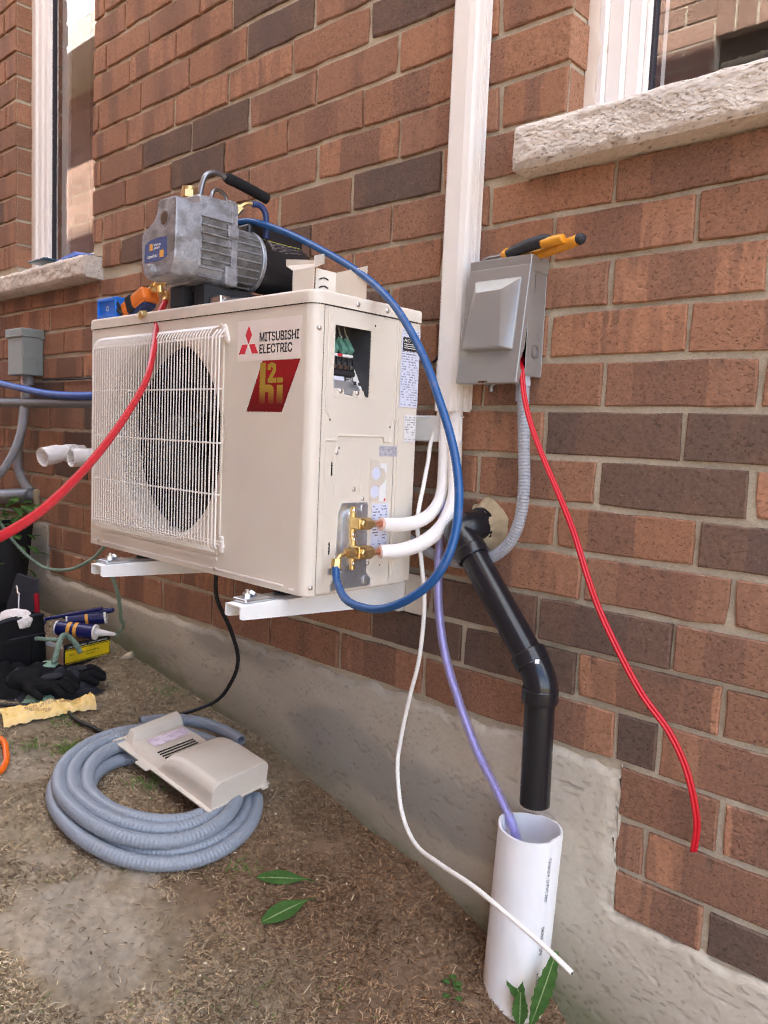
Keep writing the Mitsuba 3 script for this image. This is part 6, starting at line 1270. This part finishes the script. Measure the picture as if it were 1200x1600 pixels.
# dry grass litter
def litter(n, rng):
    X, Y = [], []
    while sum(map(len, X)) < n:
        x = rng.uniform(-3.1, -.35, n); y = rng.uniform(-1.15, -.012, n); dep = -.68 * x + .727 * (y + 1.2976) + .06; keep = (rng.random(n) < np.clip((1.05 / np.maximum(dep, .5)) ** 1.6, 0, 1)) & (dep > .55)
        P = np.stack([x, y, 0 * x], -1); pt = meshkit.fbm(P * 9, 3, 31); keep &= pt > .22 + .20 * rng.random(n)
        bare = np.sqrt(((x + 1.285) / .185) ** 2 + ((y + .64) / .150) ** 2) + (meshkit.fbm(P * 14, 3, 5) - .5) * 1.4; keep &= (bare > 1.0) | (rng.random(n) < .03)
        b2 = np.sqrt(((x + 1.85) / .10) ** 2 + ((y + .55) / .11) ** 2); keep &= (b2 > .8) | (rng.random(n) < .25)
        X.append(x[keep]); Y.append(y[keep])
    return np.concatenate(X)[:n], np.concatenate(Y)[:n]
pal = np.array([1.0, .93, .80]) * np.array([[.44, .36, .26], [.30, .225, .15], [.60, .51, .38], [.13, .09, .06], [.36, .27, .185], [.76, .67, .53], [.10, .07, .045]])
lx_, ly_ = litter(190000, tr); m, c_ = blades_at(lx_, ly_, .006, .021, .00072, tr, .24, pal, .0008)
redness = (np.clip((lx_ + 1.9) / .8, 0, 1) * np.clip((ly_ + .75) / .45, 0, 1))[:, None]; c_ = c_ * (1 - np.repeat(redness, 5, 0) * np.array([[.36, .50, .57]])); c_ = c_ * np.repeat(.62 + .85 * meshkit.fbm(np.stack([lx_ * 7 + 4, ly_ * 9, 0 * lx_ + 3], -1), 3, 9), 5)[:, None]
single('dry_grass', m, 'straw', False, 'matted dry brown grass litter covering the soil', 'dry grass', kind='stuff', color=np.clip(c_, 0, 1))
gx_, gy_ = litter(2600, tr); sel = meshkit.fbm(np.stack([gx_, gy_, 0 * gx_], -1) * 5, 3, 77) > .56; m, _ = blades_at(gx_[sel], gy_[sel], .010, .026, .0007, tr, .5, None)
lx2, ly2 = litter(4000, tr); m2, c2 = blades_at(lx2, ly2, .014, .034, .00070, tr, .30, pal, .001)
single('loose_straw', m2, 'straw', False, 'longer loose dead grass stalks strewn over the matted litter', 'straw', kind='stuff', color=np.clip(c2, 0, 1))
single('green_grass', m, 'grass_green', False, 'sparse green grass blades scattered through the dry litter', 'grass', kind='stuff')
wx, wy = litter(420, tr); ch = []
for x, y in zip(wx, wy):
    c = trimesh.creation.icosphere(0, 1.0); c.vertices *= tr.uniform(.0012, .0042, 3) * [1, 1, .5]; c.apply_transform(trimesh.transformations.rotation_matrix(tr.uniform(0, 6), [0, 0, 1])); c.apply_translation([x, y, float(ground_z(x, y)) + .003]); ch.append(c)
cx2, cy2 = tr.uniform(-2.6, -.45, 14000), tr.uniform(-1.1, -.015, 14000); dd = -.68 * cx2 + .727 * (cy2 + 1.2976); kp = (tr.random(14000) < np.clip((1.0 / np.maximum(dd, .5)) ** 2, 0, 1)); cx2, cy2 = cx2[kp], cy2[kp]
oc = np.array([[1, 0, 0], [-1, 0, 0], [0, 1, 0], [0, -1, 0], [0, 0, 1], [0, 0, -1]], float); of = np.array([[0, 2, 4], [2, 1, 4], [1, 3, 4], [3, 0, 4], [2, 0, 5], [1, 2, 5], [3, 1, 5], [0, 3, 5]]); nc = len(cx2)
sz = tr.uniform(.0008, .0034, nc) * (1 + 1.4 * (tr.random(nc) > .96)); vv = oc[None] * (sz[:, None, None] * tr.uniform(.6, 1.3, (nc, 6, 1))); an = tr.uniform(0, 6.28, nc); ca, sa = np.cos(an)[:, None], np.sin(an)[:, None]
vv = np.stack([vv[..., 0] * ca - vv[..., 1] * sa, vv[..., 0] * sa + vv[..., 1] * ca, vv[..., 2] * .7], -1) + np.stack([cx2, cy2, ground_z(cx2, cy2) + .0008], -1)[:, None]
single('soil_crumbs', tri(vv.reshape(-1, 3), (of[None] + (np.arange(nc) * 6)[:, None, None]).reshape(-1, 3)), 'soil', False, 'loose crumbs of dry soil scattered over the ground', 'soil crumbs', kind='stuff')
single('wood_chips', cat(ch), 'chip_wood', False, 'pale wood chips and grit scattered on the soil', 'wood chips', kind='stuff')
single('stone_chip', hull(gpt(-2.276, -.030, .006) + np.random.default_rng(2).normal(0, 1, (18, 3)) * [.012, .020, .007]), 'chip_wood', False, 'pale stub of stone beside the yellow carton', 'stone')
# planter
pb = thing('planter', 'black plastic planter with leafy plant standing against the wall at the left edge', 'planter')
pc = np.array([-3.03, -.16]); pz = float(ground_z(*pc))
part(pb, 'pot', tube(np.array([[*pc, pz + .005], [*pc, -.80]]), [.10, .135], 28, inner=.006), 'rubber_black', 40)
lm, luv = [], []
prg = np.random.default_rng(8)
for i in range(130):
    a, e = prg.uniform(0, 6.28), prg.uniform(-.5, 1.0); r = prg.uniform(.02, .17); b = np.array([pc[0] + r * math.cos(a), pc[1] + r * math.sin(a) * .8, -.80 + prg.uniform(-.16, .10)])
    m, u = leaf_mesh(b, [math.cos(a), math.sin(a), e], [prg.normal(0, .3), prg.normal(0, .3), 1], prg.uniform(.03, .065), prg.uniform(.012, .022), .3, 0, 4, .2); lm.append(m); luv.append(u)
part(pb, 'foliage', cat(lm), 'leaf', True, uv=np.vstack(luv), kind='stuff')
part(pb, 'stems', cat([tube(np.array([[pc[0] + .02 * i - .04, pc[1], -.84], [pc[0] + .05 * i - .1, pc[1] - .03, -.72]]), .003, 6) for i in range(5)]), 'bush_green', kind='stuff')
